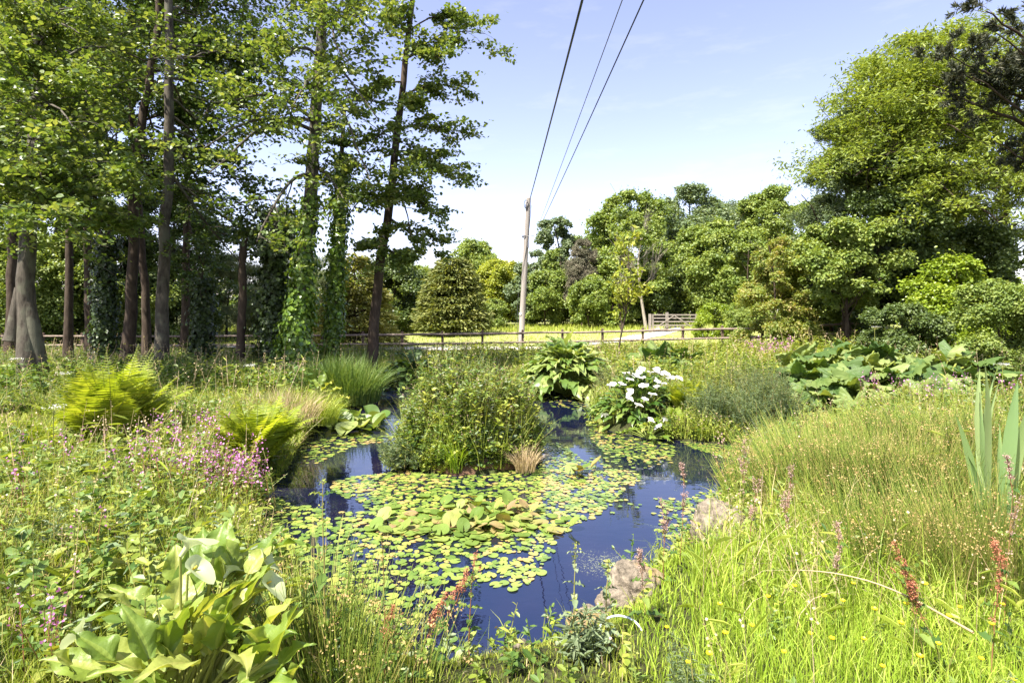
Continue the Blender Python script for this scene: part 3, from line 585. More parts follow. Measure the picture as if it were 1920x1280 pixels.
# --- crowns built from many leaf clumps (mid distance and far trees)
def blob_tree(name,label,px,top,base,width,Y,mat,seed,n=9000,lobes=26,leaf=.22,shape='round',trunk=None,depth=None,group=None,cat='tree',mb=None,tmpl='q',lobe_r=.30,crown_from=.12,up=.35,jag=.25,bare=0,trk=.016,zbase=None,core=.35):
    r=rng(seed); xb=(px-CX)/F*Y; zb=Hs(xb,Y) if zbase is None else zbase; zt=CZ-(top-HY)/F*Y; h=zt-zb; rx=width/2/F*Y; ry=depth or rx
    T=thing(name,label,cat,(xb,Y,zb),group)
    # trunk and limbs
    a=Acc(); tp=curve_pts([(xb,Y,zb-.1),(xb+r.normal(0,.02*h),Y,zb+h*.3),(xb+r.normal(0,.03*h),Y,zb+h*.6),(xb+r.normal(0,.03*h),Y,zb+h*.92)],12)
    tr=flare(12,max(h*trk,.03),h*.004,.3); tubes(a,tp[None],tr[None],8,.5)
    P,rr,_=offshoots(r,tp[None],tr[None],14,.25,.9,.30 if shape!='cone' else .2,(.6,1.3),m=6,up=.3,rscale=.4); tubes(a,P,rr,5,.5)
    if bare:
        P2,r2,_=offshoots(r,P,rr,bare,.4,1,.5,(.3,.9),m=5,up=.5,rscale=.6); tubes(a,P2,r2,4,.5)
    part(a,'trunk',mb or M_barkd,T)
    # lobes
    u=r.uniform(0,1,lobes); zc=crown_from+(1-crown_from)*u
    if shape=='round': prof=np.sqrt(np.clip(1-((zc-(crown_from+(1-crown_from)*.45))/((1-crown_from)*.56))**2,.06,1)); prof=np.where(zc<crown_from+(1-crown_from)*.45,np.maximum(prof,.8),prof)
    elif shape=='cone': prof=np.clip(1.05-zc,.04,1)**.8
    elif shape=='dome': prof=np.clip(1-zc**2.6,.08,1)**.6
    elif shape=='column': prof=np.clip(1-zc**4,.2,1)*np.clip(.6+zc,.6,1)
    ang=r.uniform(0,2*np.pi,lobes); rad=r.uniform(core,1,lobes)**.6*prof*(1-lobe_r*.7)
    c=np.stack([xb+np.cos(ang)*rad*rx,Y+np.sin(ang)*rad*ry,zb+h*np.minimum(zc,1-lobe_r*.25)],1)
    lr=lobe_r*r.uniform(.6,1.25,lobes)*np.minimum(rx,h*.5)*np.clip(prof+.25,.4,1)
    n=int(n*5.6); ns=22; sd=norm(r.normal(size=(lobes,ns,3))); sd[...,2]=np.where(sd[...,2]<-.45,-sd[...,2],sd[...,2])
    sc_=c[:,None,:]+sd*(lr[:,None]*r.uniform(.45,1.12+jag*.5,(lobes,ns)))[...,None]*np.array([1,1,.85]); sr=(lr[:,None]*r.uniform(.18,.48,(lobes,ns)))
    w=(sr**2).ravel(); kk=r.choice(lobes*ns,n,p=w/w.sum()); k=kk//ns
    g=r.normal(size=(n,3)); g*=.58; g[:,2]*=.85; g*=np.where(r.uniform(0,1,n)<.10,1.8,1)[:,None]; d=norm(g+.6*sd.reshape(-1,3)[kk])
    pos=sc_.reshape(-1,3)[kk]+g*sr.ravel()[kk][:,None]; pos[:,2]-=.12*sr.ravel()[kk]*(g[:,0]**2+g[:,1]**2)
    pos[:,2]=np.maximum(pos[:,2],zb+.05)
    cv=r.uniform(0,1,lobes*ns)
    L=Acc(); scatter_leaves(L,pos,leaf*.68,r,up=up,out=d*.6,tmpl=tmpl,var=np.clip(cv[kk]*.4+r.uniform(0,1,n)*.6,0,1))
    part(L,'crown',mat,T); return T

def conifer(name,label,px,top,base,width,Y,mat,seed,n=9000,droop=.2,leaf=.30,tiers=90,shape=.75,fringe=0,cat='tree',trk=.02,jit=.5):
    """needle tree: drooping sprays on radial boughs"""
    r=rng(seed); xb=(px-CX)/F*Y; zb=Hs(xb,Y); zt=CZ-(top-HY)/F*Y; h=zt-zb; R0=width/2/F*Y
    T=thing(name,label,cat,(xb,Y,zb)); a=Acc(); tp=np.linspace((xb,Y,zb-.1),(xb,Y,zt),12); tr=np.linspace(h*trk,.02,12); tubes(a,tp[None],tr[None],8)
    nb=tiers*4; u=r.uniform(.02,.97,nb); ang=r.uniform(0,2*np.pi,nb); L_=R0*np.clip((1-u),.02,1)**shape*r.uniform(.7,1.08,nb)
    m=7; t=np.linspace(0,1,m); P=np.zeros((nb,m,3)); P[:,:,0]=xb+np.cos(ang)[:,None]*L_[:,None]*t; P[:,:,1]=Y+np.sin(ang)[:,None]*L_[:,None]*t
    P[:,:,2]=np.maximum(zb+.1,(zb+u*h)[:,None]+L_[:,None]*(.30*t-droop*1.5*t**2))
    tubes(a,P,(.012*L_[:,None]+.004)*(1-.8*t)[None],4); part(a,'trunk',M_barkd,T)
    k=r.choice(nb,n,p=L_/L_.sum()); tt=r.uniform(.2,1,n)**.6*(m-1); i=np.clip(tt.astype(int),0,m-2); f=(tt-i)[:,None]
    pos=P[k,i]*(1-f)+P[k,i+1]*f; out=np.stack([np.cos(ang[k]),np.sin(ang[k]),-.15-fringe*np.ones(n)],1)
    side=np.stack([-np.sin(ang[k]),np.cos(ang[k]),np.zeros(n)],1)*r.normal(0,.16*L_[k]/R0*2+.06,n)[:,None]
    pos=pos+side+r.normal(0,.05,(n,3)); pos[:,2]=np.maximum(pos[:,2],zb+.05)
    d=norm(out+side*.8+r.normal(size=(n,3))*jit*.5); nrm=norm(r.normal(size=(n,3))*.5+np.array([0,0,1])); 
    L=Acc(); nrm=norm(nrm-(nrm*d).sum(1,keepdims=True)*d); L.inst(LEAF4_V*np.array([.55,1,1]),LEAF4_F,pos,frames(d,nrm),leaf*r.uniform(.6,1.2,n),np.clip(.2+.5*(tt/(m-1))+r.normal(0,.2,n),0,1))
    part(L,'crown',mat,T); return T

S='shrub'
# background row, left to right
for i,(px,top,w,Y,m_,lb) in enumerate([(-60,60,260,30,M_woods,'dense backing tree behind the far left edge of the woodland'),(90,-40,250,33,M_woods,'dense tall backing tree behind the stout leaning trunk'),(200,40,190,31,M_woods,'dense backing tree behind the bending woodland trunk'),(320,330,190,34,M_dark,'dense backing tree right of the straight pale-barked trunk')]):
    blob_tree('woodland_tree',lb,px,top,640,w,Y,m_,160+i,n=13000,leaf=.21,crown_from=.16,lobe_r=.20,lobes=70,jag=.4,tmpl='4')
G1='trees beyond the shaded lawn'
blob_tree('understorey_tree','sunlit bushy tree behind the far left trunks',-20,430,640,300,27,M_mid,101,n=12000,leaf=.17,crown_from=.0,lobe_r=.26,lobes=40)  # understorey: lighter leaf colour stands in for sun the front trees block
blob_tree('understorey_tree','sunlit bushy tree between the leaning old tree and the ivy trunk behind the fern',115,445,645,230,29,M_mid,102,n=12000,leaf=.17,crown_from=.0,lobe_r=.26,lobes=40)
blob_tree('understorey_tree','mid green bushy tree behind the bending woodland trunk',225,470,640,200,31,M_mid,103,n=11000,leaf=.17,crown_from=.0,lobe_r=.26,lobes=36)
blob_tree('understorey_tree','dark bushy tree behind the straight pale-barked trunk',330,500,640,170,33,M_dark,104,n=9000,leaf=.18,crown_from=.0,lobe_r=.26,lobes=36)
blob_tree('willow_tree','pale grey-green willow seen past the bare snag',425,478,640,170,37,M_grey,105,n=12000,leaf=.17,crown_from=.0,tmpl='n',lobes=44,lobe_r=.22)
blob_tree('willow_tree','pale grey-green willow behind the bright ivy alder',575,470,640,190,40,M_grey,106,n=12000,leaf=.17,crown_from=.0,tmpl='n',lobes=44,lobe_r=.22)
blob_tree('willow_tree','small silvery willow in front of the far wood beyond the snag',500,520,640,120,42,M_grey,107,n=8000,leaf=.18,crown_from=0,tmpl='n',lobes=30)
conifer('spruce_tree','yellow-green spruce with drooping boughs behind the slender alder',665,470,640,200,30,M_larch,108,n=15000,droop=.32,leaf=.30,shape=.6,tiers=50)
blob_tree('broadleaf_tree','dark round tree behind the spruce',735,486,625,140,42,M_dark,109,n=9000,leaf=.22,crown_from=0)
blob_tree('broadleaf_tree','low mid green tree left of the big dome conifer',790,498,622,110,46,M_mid,110,n=7000,leaf=.22,crown_from=0)
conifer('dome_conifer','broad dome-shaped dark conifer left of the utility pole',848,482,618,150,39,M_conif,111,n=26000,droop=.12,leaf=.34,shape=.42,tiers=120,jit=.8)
blob_tree('broadleaf_tree','light green tree with an open round top behind the dome conifer',888,452,612,110,60,M_mid,112,n=9000,leaf=.26,lobes=34)
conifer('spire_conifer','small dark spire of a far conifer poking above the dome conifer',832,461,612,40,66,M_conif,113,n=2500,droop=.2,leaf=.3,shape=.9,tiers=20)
blob_tree('broadleaf_tree','golden yellow-green tree just left of the utility pole',940,488,612,90,52,M_yel,114,n=9000,leaf=.22,lobes=34)
blob_tree('broadleaf_tree','tall green tree between the open round top and the golden tree',915,478,612,70,58,M_mid,115,n=6000,leaf=.24)
blob_tree('bush','small rounded bush at the foot of the golden tree',928,560,614,60,46,M_mid,116,n=3500,leaf=.16,crown_from=0,cat='bush')
blob_tree('broadleaf_tree','grey-green tree directly behind the utility pole',985,498,612,90,50,M_blue,117,n=8000,leaf=.22,crown_from=.03)
blob_tree('broadleaf_tree','mid green low tree right of the pole base',1022,505,612,80,48,M_mid,118,n=7000,leaf=.2,crown_from=.03)
blob_tree('broadleaf_tree','airy tall tree with sky showing through its top, right of the pole',1043,405,612,80,54,M_blue,119,n=3600,leaf=.26,lobes=30,lobe_r=.24,crown_from=.45,jag=.35)
blob_tree('broadleaf_tree','full dark-based tree under the airy tall one',1050,470,612,100,52,M_mid,120,n=9000,leaf=.22,crown_from=.05)
blob_tree('browned_tree','brownish half-dead tree with drooping dry sprays',1092,438,612,62,47,M_dry,121,n=8000,leaf=.24,tmpl='n',shape='column',crown_from=.25,up=-.2,lobe_r=.4)
blob_tree('broadleaf_tree','green low tree covering the foot of the browned tree',1105,530,614,90,44,M_mid,122,n=7000,leaf=.2,crown_from=.05)
blob_tree('broadleaf_tree','large round olive-green tree left of centre in the far group',1175,362,614,170,50,M_mid,123,n=17000,leaf=.26,lobes=50,lobe_r=.24,crown_from=.1)
blob_tree('broadleaf_tree','dark round-topped tree rising behind the field gate',1300,345,614,170,54,M_blue,124,n=17000,leaf=.27,lobes=50,lobe_r=.24,crown_from=.15)
blob_tree('half_bare_tree','half-bare tree with pale twiggy branches in front of the round olive tree',1212,400,616,130,42,M_mid,125,n=2600,leaf=.2,lobes=30,lobe_r=.18,crown_from=.35,bare=26,mb=M_bleach,trk=.014)
blob_tree('broadleaf_tree','mid green tree with heavy low boughs just right of the field gate',1348,412,600,180,46,M_mid,126,n=19000,leaf=.24,lobes=56,lobe_r=.22,crown_from=.16)
blob_tree('broadleaf_tree','olive tree behind the small maple',1440,352,600,130,52,M_mid,127,n=14000,leaf=.26,lobes=46,lobe_r=.24,crown_from=.12)
blob_tree('broadleaf_tree','dark bushy tree hiding the foot of the half-bare tree',1235,505,612,150,46,M_dark,128,n=9000,leaf=.22,crown_from=.0)
blob_tree('broadleaf_tree','dark leafy tree standing behind the gatepost',1290,470,606,120,49,M_dark,129,n=9000,leaf=.24,crown_from=.12)
blob_tree('bush','rounded pale green bush growing in front of the right gatepost',1338,570,622,78,32,M_laurel,130,n=4500,leaf=.13,crown_from=0,cat='bush',tmpl='4')
blob_tree('bush','low pale bush between the gate bush and the maple',1385,582,625,56,31,M_mid,131,n=3000,leaf=.12,crown_from=0,cat='bush',tmpl='4')
blob_tree('maple_tree','small maple with bronzed leaf tips beside the fence end',1452,442,628,150,24,M_maple,132,n=11000,leaf=.13,lobes=44,lobe_r=.22,crown_from=.06,tmpl='6',shape='dome',jag=.3)
blob_tree('maple_tree','bushy light green young tree right of the bronzed maple',1510,470,625,90,26,M_mid,133,n=8000,leaf=.13,lobes=30,lobe_r=.24,crown_from=.06,tmpl='6')
for i,(px,top,base,w,Y,m_,lb) in enumerate([(1020,470,612,100,62,M_blue,'soft blue-green tree in the second row right of the pole'),(1110,425,612,110,60,M_mid,'tall second-row tree between the airy tree and the round olive one'),(1240,380,612,150,62,M_mid,'second-row tree filling the skyline left of the dark round-topped one'),(1370,375,610,150,62,M_blue,'second-row tree between the dark round-topped and the olive trees'),(1150,470,614,120,45,M_mid,'leafy tree in front of the foot of the round olive tree'),(1400,455,606,120,40,M_mid,'low leafy tree joining the heavy-boughed one to the small maple'),(960,510,612,90,64,M_dark,'dark second-row tree behind the pole and golden tree'),(860,500,612,120,62,M_dark,'dark second-row tree behind the dome conifer'),(760,470,620,110,56,M_mid,'pale green second-row tree left of the dome conifer')]):
    blob_tree('broadleaf_tree',lb,px,top,base,w,Y,m_,180+i,n=8000,leaf=.24,lobes=44,lobe_r=.24,crown_from=.02)
# big right-hand trees
near_tree('ash_tree','huge ash with a lime green sunlit top and ivy-dark heart at the right',
  [np.array(p) for p in [Q(1660,600,24)*1,Q(1668,500,24),Q(1690,380,24),Q(1705,270,24),Q(1720,150,24)]],.42,.10,
  targets=[(.95,T_(1640,120,24)),(1,T_(1720,70,24)),(.95,T_(1780,70,23)),(.9,T_(1850,90,23)),(.9,T_(1900,130,23)),(.8,T_(1580,190,24)),(.85,T_(1600,160,23)),(.7,T_(1570,240,24)),(.7,T_(1550,290,24)),(.6,T_(1540,330,24)),(.8,T_(1830,180,22)),(.75,T_(1900,230,22)),(.7,T_(1760,200,21)),(.8,T_(1690,160,21.5)),(.65,T_(1840,290,22)),(.6,T_(1900,340,22)),(.9,T_(1700,120,26)),(.85,T_(1800,130,26)),(.7,T_(1650,230,21.5)),(.75,T_(1730,130,22)),(.8,T_(1960,160,23)),(.65,T_(1960,280,23)),(.6,T_(1620,330,21)),(.65,T_(1680,290,20.5)),(.6,T_(1780,350,20.5)),(.55,T_(1860,420,20.5)),(.8,T_(1650,180,21)),(.85,T_(1740,110,21)),(.7,T_(1790,240,20)),(.8,T_(1860,140,21)),(.75,T_(1610,210,21.5)),(.9,T_(1830,60,22)),(.6,T_(1720,420,20))],
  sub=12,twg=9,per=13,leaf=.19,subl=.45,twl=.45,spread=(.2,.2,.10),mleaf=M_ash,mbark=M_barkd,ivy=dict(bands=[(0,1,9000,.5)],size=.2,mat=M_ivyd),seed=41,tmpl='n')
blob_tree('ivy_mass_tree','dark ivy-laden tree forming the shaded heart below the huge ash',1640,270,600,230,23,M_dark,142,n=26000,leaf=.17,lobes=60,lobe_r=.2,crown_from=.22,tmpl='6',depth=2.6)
blob_tree('broadleaf_tree','feathery blue-green tree on the left flank of the huge ash',1590,215,600,190,24.5,M_blue,143,n=16000,leaf=.17,lobes=36,lobe_r=.26,crown_from=.35,tmpl='n')
blob_tree('sycamore_tree','pale-leaved sycamore boughs hanging in front of the dark hollow',1590,410,600,210,21.5,M_mid,144,n=13000,leaf=.16,lobes=40,lobe_r=.17,crown_from=.35,tmpl='6',depth=1.4,jag=.3,core=.1)
blob_tree('broadleaf_tree','bright lime tree filling the right edge under the pine boughs',1890,150,600,300,24.5,M_ash,145,n=26000,leaf=.16,lobes=60,lobe_r=.2,crown_from=.3,tmpl='n',jag=.3)
blob_tree('broadleaf_tree','dark leafy tree behind the clipped laurel',1790,430,600,240,24,M_dark,146,n=16000,leaf=.18,lobes=40,crown_from=.1)
blob_tree('broadleaf_tree','dark backing tree behind the sycamore hollow',1560,430,600,200,30,M_dark,147,n=14000,leaf=.22,lobes=40,crown_from=.0)
blob_tree('laurel_bush','glossy bright yellow-green laurel bush at the right',1800,482,600,210,18.5,M_laurel,148,n=11000,leaf=.15,lobes=36,lobe_r=.3,crown_from=.1,tmpl='6',shape='dome',cat='bush',depth=1.4)
blob_tree('bramble_bush','straggly yellow-green shrub at the right edge below the laurel',1870,525,640,220,15,M_mid,149,n=12000,leaf=.09,lobes=40,lobe_r=.26,crown_from=.0,tmpl='6',shape='dome',cat='bush',jag=.4,depth=1.3)
blob_tree('elder_bush','dark low shrub with pale umbels left of the straggly shrub',1690,570,630,190,17.5,M_dark,150,n=9000,leaf=.10,lobes=34,lobe_r=.3,crown_from=.0,tmpl='6',shape='dome',cat='bush',jag=.4,depth=1.3)
blob_tree('broadleaf_tree','far tree filling the gap behind the maple and the olive tree',1490,380,600,120,58,M_mid,151,n=9000,leaf=.28)
# pine reaching in from the right
T=thing('pine_tree','dark pine whose rough branches reach in at the upper right corner','tree',ground(2080,11.5))
r=rng(60); a=Acc(); L=Acc(); b0=ground(2080,11.5); tp=np.linspace(b0,b0+np.array([-.1,0,12.5]),16); tubes(a,tp[None],np.linspace(.34,.14,16)[None],14)
tg=[(0.74,T_(1735,185,11)),(.80,T_(1790,90,10.5)),(.86,T_(1860,20,10.5)),(.68,T_(1825,170,10.5)),(.60,T_(1890,270,11)),(.9,T_(1880,60,10)),(.95,T_(1900,-50,11)),(.8,T_(1770,130,10.8)),(.86,T_(1900,110,10.6))]
limbs=[]
for s,q in tg:
    bz=b0+np.array([-.1*s,0,12.5*min(s,1)]); bz[2]=min(bz[2],q[2]+1.2) ; bz[2]=max(q[2]-1.0,bz[2]-2.5)
    m=12; t=np.linspace(0,1,m); P=bz+(q-bz)*t[:,None]; P+=np.cumsum(r.normal(0,.05,(m,3)),0)*t[:,None]; limbs.append(P)
LP=np.array(limbs); LR=np.broadcast_to(.06*(1-.85*np.linspace(0,1,12)),(len(limbs),12)).copy(); tubes(a,LP,LR,7)
S1,R1,_=offshoots(r,LP,LR,7,.45,1,.15,(.4,1.1),m=6,up=.15,flat=.5); tubes(a,S1,R1,5)
S2,R2,_=offshoots(r,S1,R1,7,.3,1,.4,(.3,1.1),m=4,up=.2); tubes(a,S2,R2*.6,3)
n=len(S2)*40; k=np.repeat(np.arange(len(S2)),40); t=r.uniform(.4,1,n)*3; i=np.clip(t.astype(int),0,2); f=(t-i)[:,None]; pos=S2[k,i]*(1-f)+S2[k,i+1]*f
d=norm(norm(S2[k,-1]-S2[k,0])+r.normal(size=(n,3))*.8); nn=norm(r.normal(size=(n,3))); L.inst(LEAF4_V*np.array([.34,1,1]),LEAF4_F,pos,frames(d,nn),r.uniform(.07,.13,n),r.uniform(0,1,n))
part(a,'trunk',M_barkd,T); part(L,'crown',M_pine,T)
# far hedge of woodland closing the view behind everything
T=thing('sapling_tree','young tree with sparse yellow-green leaves standing alone in front of the rail fence','tree',ground(1160,18))
r=rng(70); a=Acc(); L=Acc(); b=ground(1160,18); tp=curve_pts([b,Q(1160,640,18),Q(1172,600,18),Q(1180,540,18),Q(1178,460,18)],14); tubes(a,tp[None],np.linspace(.035,.008,14)[None],7)
P,rr,_=offshoots(r,tp[None],np.linspace(.035,.012,14)[None],15,.3,.98,.26,(.4,.9),m=6,up=.35,rscale=.7); tubes(a,P,rr,5); P2,r2,_=offshoots(r,P,rr,4,.3,1,.4,(.3,.9),m=4,up=.3); tubes(a,P2,r2,4)
twig_leaves(L,r,P2,11,.17,(.09,.09,.06),'6',.2,aspect=.6); part(a,'trunk',M_barkd,T); part(L,'crown',M_yel,T)

# distant wood that reads as one mass
r=rng(77); A=Acc(); n=60000; u=r.uniform(-1,1,n); x=u*150; y=78+r.uniform(0,12,n)+.05*np.abs(x)
hh=(5.0+1.6*np.sin(x*.21)+1.0*np.sin(x*.53+1)+.8*np.sin(x*1.1))*r.uniform(0,1,n)**.6
scatter_leaves(A,np.stack([x,y,H(x,y)+hh],1),.55,r,tmpl='q'); tag(A.build('far_wood',M_mid),'distant belt of green woodland closing off the field','woodland',kind='stuff')

# ------------------------------------------------------------------ plants
def leaf_surface(Lg, Wd, prof, r, droop=.5, fold=.25, wave=.04, nu=6, nv=10, wfreq=3):
    """one broad leaf as a grid: x across, y along, z up; base at the origin"""
    v = np.linspace(0,1,nv); u = np.linspace(-1,1,nu); w = np.interp(v, np.linspace(0,1,len(prof)), prof)*Wd*.5
    th = -droop*v**1.3; dy = np.cos(th); dz = np.sin(th); step = Lg/(nv-1)
    yy = np.concatenate([[0],np.cumsum(dy[1:]*step)]); zz = np.concatenate([[0],np.cumsum(dz[1:]*step)])
    ph = r.uniform(0,6.28,2); V = np.zeros((nv,nu,3))
    V[:,:,0] = u[None]*w[:,None]*math.cos(fold); V[:,:,1] = yy[:,None]
    V[:,:,2] = zz[:,None]+np.abs(u)[None]*w[:,None]*math.sin(fold)+wave*np.sin(v*wfreq*6.28+ph[0])[:,None]*(u**2)[None]*np.sign(u)[None]+wave*.6*np.sin(v*wfreq*5+ph[1])[:,None]*(np.abs(u)**2)[None]
    if nv >= 12: V[:,:,2] += Lg*.010*np.sin(v[:,None]*46-np.abs(u)[None]*9)*np.abs(u)[None]**.5*(1-v[:,None]*.6)-Lg*.03*np.exp(-(u[None]/.12)**2)*(1-v[:,None])
    i,j = np.meshgrid(np.arange(nv-1),np.arange(nu-1),indexing='ij'); q=np.stack([i*nu+j,i*nu+j+1,(i+1)*nu+j+1,(i+1)*nu+j],-1).reshape(-1,4)
    return V.reshape(-1,3), q
def put(V, pos, az_, pitch, roll=0, s=1):
    """local leaf: y axis points outwards at azimuth az_ and rises by pitch"""
    cr,sr=math.cos(roll),math.sin(roll); V=V@np.array([[cr,0,-sr],[0,1,0],[sr,0,cr]])
    cp,sp=math.cos(pitch),math.sin(pitch); V=V@np.array([[1,0,0],[0,cp,sp],[0,-sp,cp]])
    ca,sa=math.cos(az_),math.sin(az_); M=np.array([[sa,-ca,0],[ca,sa,0],[0,0,1]])   # y -> (ca,sa)
    return (V*s)@M + np.array(pos)
ARUM=[.30,.75,1,.95,.80,.60,.38,.16,.0]; OVAL=[.14,.5,.85,1,.98,.85,.6,.3,.0]; ROUND=[.55,.9,1,1,.95,.8,.55,.02]
def rosette(name,label,cat,pos,n,Lr,Wr,Hr,spread,mat,seed,prof=OVAL,pitch=(.1,1.2),droop=(.5,1.2),fold=.25,wave=.03,stem=None,group=None,rad=.008,res=(6,10)):
    """plant of broad leaves on stalks from one crown"""
    r=rng(seed); T=thing(name,label,cat,pos,group); L=Acc(); S=Acc()
    for k in range(n):
        a=r.uniform(0,6.283); u=r.uniform(0,1)**.6; rr=spread*u; hh=Hr*(1-.75*u**1.5)*r.uniform(.75,1.1)
        tip=np.array(pos)+np.array([math.cos(a)*rr,math.sin(a)*rr,hh]); pt=pitch[0]+(pitch[1]-pitch[0])*(1-u)*r.uniform(.6,1.2)
        Ll=r.uniform(*Lr); V,q=leaf_surface(Ll,r.uniform(*Wr),prof,r,r.uniform(*droop),fold*r.uniform(.3,1.3),wave*r.uniform(.4,1.5),*res)
        L.add(put(V,tip,a+r.normal(0,.35),pt,r.normal(0,.3)),q,r.uniform(0,1),0,True)
        b=np.array(pos)+np.array([math.cos(a),math.sin(a),0])*rr*.15; mid=(b+tip)/2+np.array([0,0,hh*.2])
        S.add(*_tube(np.array([b,mid,tip]),rad),.3)
    part(L,'leaves',mat,T); part(S,'stalks',stem or M_stem,T); return T
def _tube(pts,rad,sides=5):
    A_=Acc(); tubes(A_,curve_pts(pts,6)[None],np.linspace(rad,rad*.7,6)[None],sides); return A_.v[0],A_.l[0].reshape(-1,4)

def fern(name,label,pos,n,Lf,seed,mat,spread=1.2,group=None):
    r=rng(seed); T=thing(name,label,'fern',pos,group); L=Acc(); S=Acc(); m=12; npn=34
    for k in range(n):
        a=r.uniform(0,6.283); lean=r.uniform(.12,1.0)**.8*spread; Lk=Lf*r.uniform(.7,1.1); t=np.linspace(0,1,m)
        th=math.pi/2-lean*(.35+1.0*t**1.4); dx=np.cos(th)*Lk/(m-1); dz=np.sin(th)*Lk/(m-1)
        R0=np.cumsum(np.r_[0,dx[1:]])+r.uniform(0,.10); Zc=np.cumsum(np.r_[0,dz[1:]])
        o=np.array([math.cos(a),math.sin(a),0]); P=np.array(pos)+o*R0[:,None]+np.array([0,0,1])*Zc[:,None]; P+=np.array([-o[1],o[0],0])*(r.normal(0,.08)*Lk*t**2)[:,None]
        tubes(S,P[None],np.linspace(.006,.0015,m)[None],4,.4)
        tt=np.linspace(.12,.985,npn); i=np.clip((tt*(m-1)).astype(int),0,m-2); f=(tt*(m-1)-i)[:,None]; C=P[i]*(1-f)+P[i+1]*f; tg=norm(P[i+1]-P[i])
        side=norm(np.cross(tg,np.array([0,0,1.])+1e-3)+r.normal(0,.04,(npn,3))); nr=norm(np.cross(side,tg))
        ln=Lk*.20*np.sin(np.clip(tt*1.12,0,1)**.75*np.pi*.93+.12)**.8*np.clip((1.02-tt)*3,0,1)+.008
        for s in (-1,1):
            d=norm(side*s+tg*.35+nr*-.12); nn=norm(nr+r.normal(0,.12,(npn,3)))
            L.inst(np.array([[0,0,0],[.06,.12,0],[.055,.55,-.03],[0,1,-.10],[-.055,.55,-.03],[-.06,.12,0]])*np.array([1.5,1,1]),LEAF6_F,C,frames(d,nn),ln*r.uniform(.9,1.1,npn),np.clip(r.uniform(0,1)*.5+r.uniform(0,.5,npn),0,1))
    part(L,'fronds',mat,T); part(S,'stalks',M_stem,T); return T

def herb_mass(acc,r,base,h,nl,lsize,lmat,smat,wid=.004,lean=.15,tmpl='n',head=None,hn=0,hs=.02,hmat=0,lt=(.1,.98),asp=1,hspan=.2,hsp=.015,lo=.12):
    """many leafy stems: base (n,3), h (n,)"""
    n=len(base); m=5; t=np.linspace(0,1,m); dirn=r.normal(0,lean,(n,2)); P=base[:,None,:].repeat(m,1).copy(); P[:,:,:2]+=dirn[:,None,:]*h[:,None,None]*(t**1.5)[None,:,None]; P[:,:,2]+=h[:,None]*t
    tubes(acc,P,wid*(1-.6*t)[None],3,r.uniform(0,1,n),smat,False)
    N=n*nl; k=np.repeat(np.arange(n),nl); tt=r.uniform(lt[0],lt[1],N); x=tt*(m-1); i=np.clip(x.astype(int),0,m-2); f=(x-i)[:,None]; pos=P[k,i]*(1-f)+P[k,i+1]*f
    a=r.uniform(0,6.283,N); d=norm(np.stack([np.cos(a),np.sin(a),r.normal(.25,.35,N)],1)); up=np.array([0,0,1.])+r.normal(0,.3,(N,3)); nn=norm(up-(up*d).sum(1,keepdims=True)*d)
    tv={'n':NARROW_V,'6':LEAF6_V,'4':LEAF4_V}[tmpl]*np.array([asp,1,1]); tf=LEAF4_F if tmpl=='4' else LEAF6_F
    acc.inst(tv,tf,pos,frames(d,nn),lsize*r.uniform(.5,1.3,N)*(1.15-.55*tt),np.clip(r.uniform(0,1,n)[k]*.5+r.uniform(0,.5,N),0,1),lmat)
    if hn:
        N=n*hn; k=np.repeat(np.arange(n),hn); tt=r.uniform(1-hspan,1.0,N); x=tt*(m-1); i=np.clip(x.astype(int),0,m-2); f=(x-i)[:,None]; pos=P[k,i]*(1-f)+P[k,i+1]*f+r.normal(0,hsp,(N,3))
        scatter_leaves(acc,pos,hs,r,up=.3,tmpl='q',mat=hmat)
    return P
CLEAR=[(*G(1195,800,-.28)[:2],.85),(*G(1062,742,-.28)[:2],.8),(*G(482,880,-.05)[:2],.38),(*ground(212,6.9)[:2],.45),(*ground(340,2.35)[:2],.5),(*ground(1850,3.9)[:2],.25),(*ground(1590,11.6)[:2],1.5),(*ground(1760,11.4)[:2],1.4),(*G(1440,818,-.2)[:2],.5),(*G(1340,806,-.2)[:2],.4),(*ground(778,15)[:2],1.1),(*G(668,770,-.2)[:2],.5)]
def clear(q):                                             # room for the plants that stand there on their own
    k=np.ones(len(q),bool)
    for x,y,d in CLEAR: k&=((q[:,0]-x)**2+(q[:,1]-y)**2>d*d)
    return k
def region(r,n,poly_px,z=0.0):
    """n points on the ground inside a pixel outline unprojected to the level z (even in world area)"""
    P=np.array([G(x,y,z)[:2] for x,y in poly_px]); return region_w(r,n,P)
def region_w(r,n,P,avoid=True,edge=.02):
    lo,hi=P.min(0),P.max(0); out=[]; tot=0
    while tot<n:
        q=r.uniform(lo,hi,(int(n*2)+50,2)); q=q[sd_poly(P,q[:,0],q[:,1])<0]
        if avoid: 
            q=q[(sd_poly(POND,q[:,0],q[:,1])>edge)]; q=q[clear(q)]
        out.append(q); tot+=len(q)
        if len(out)>40: break
    q=np.concatenate(out)[:n]; return np.c_[q,H(q[:,0],q[:,1])]

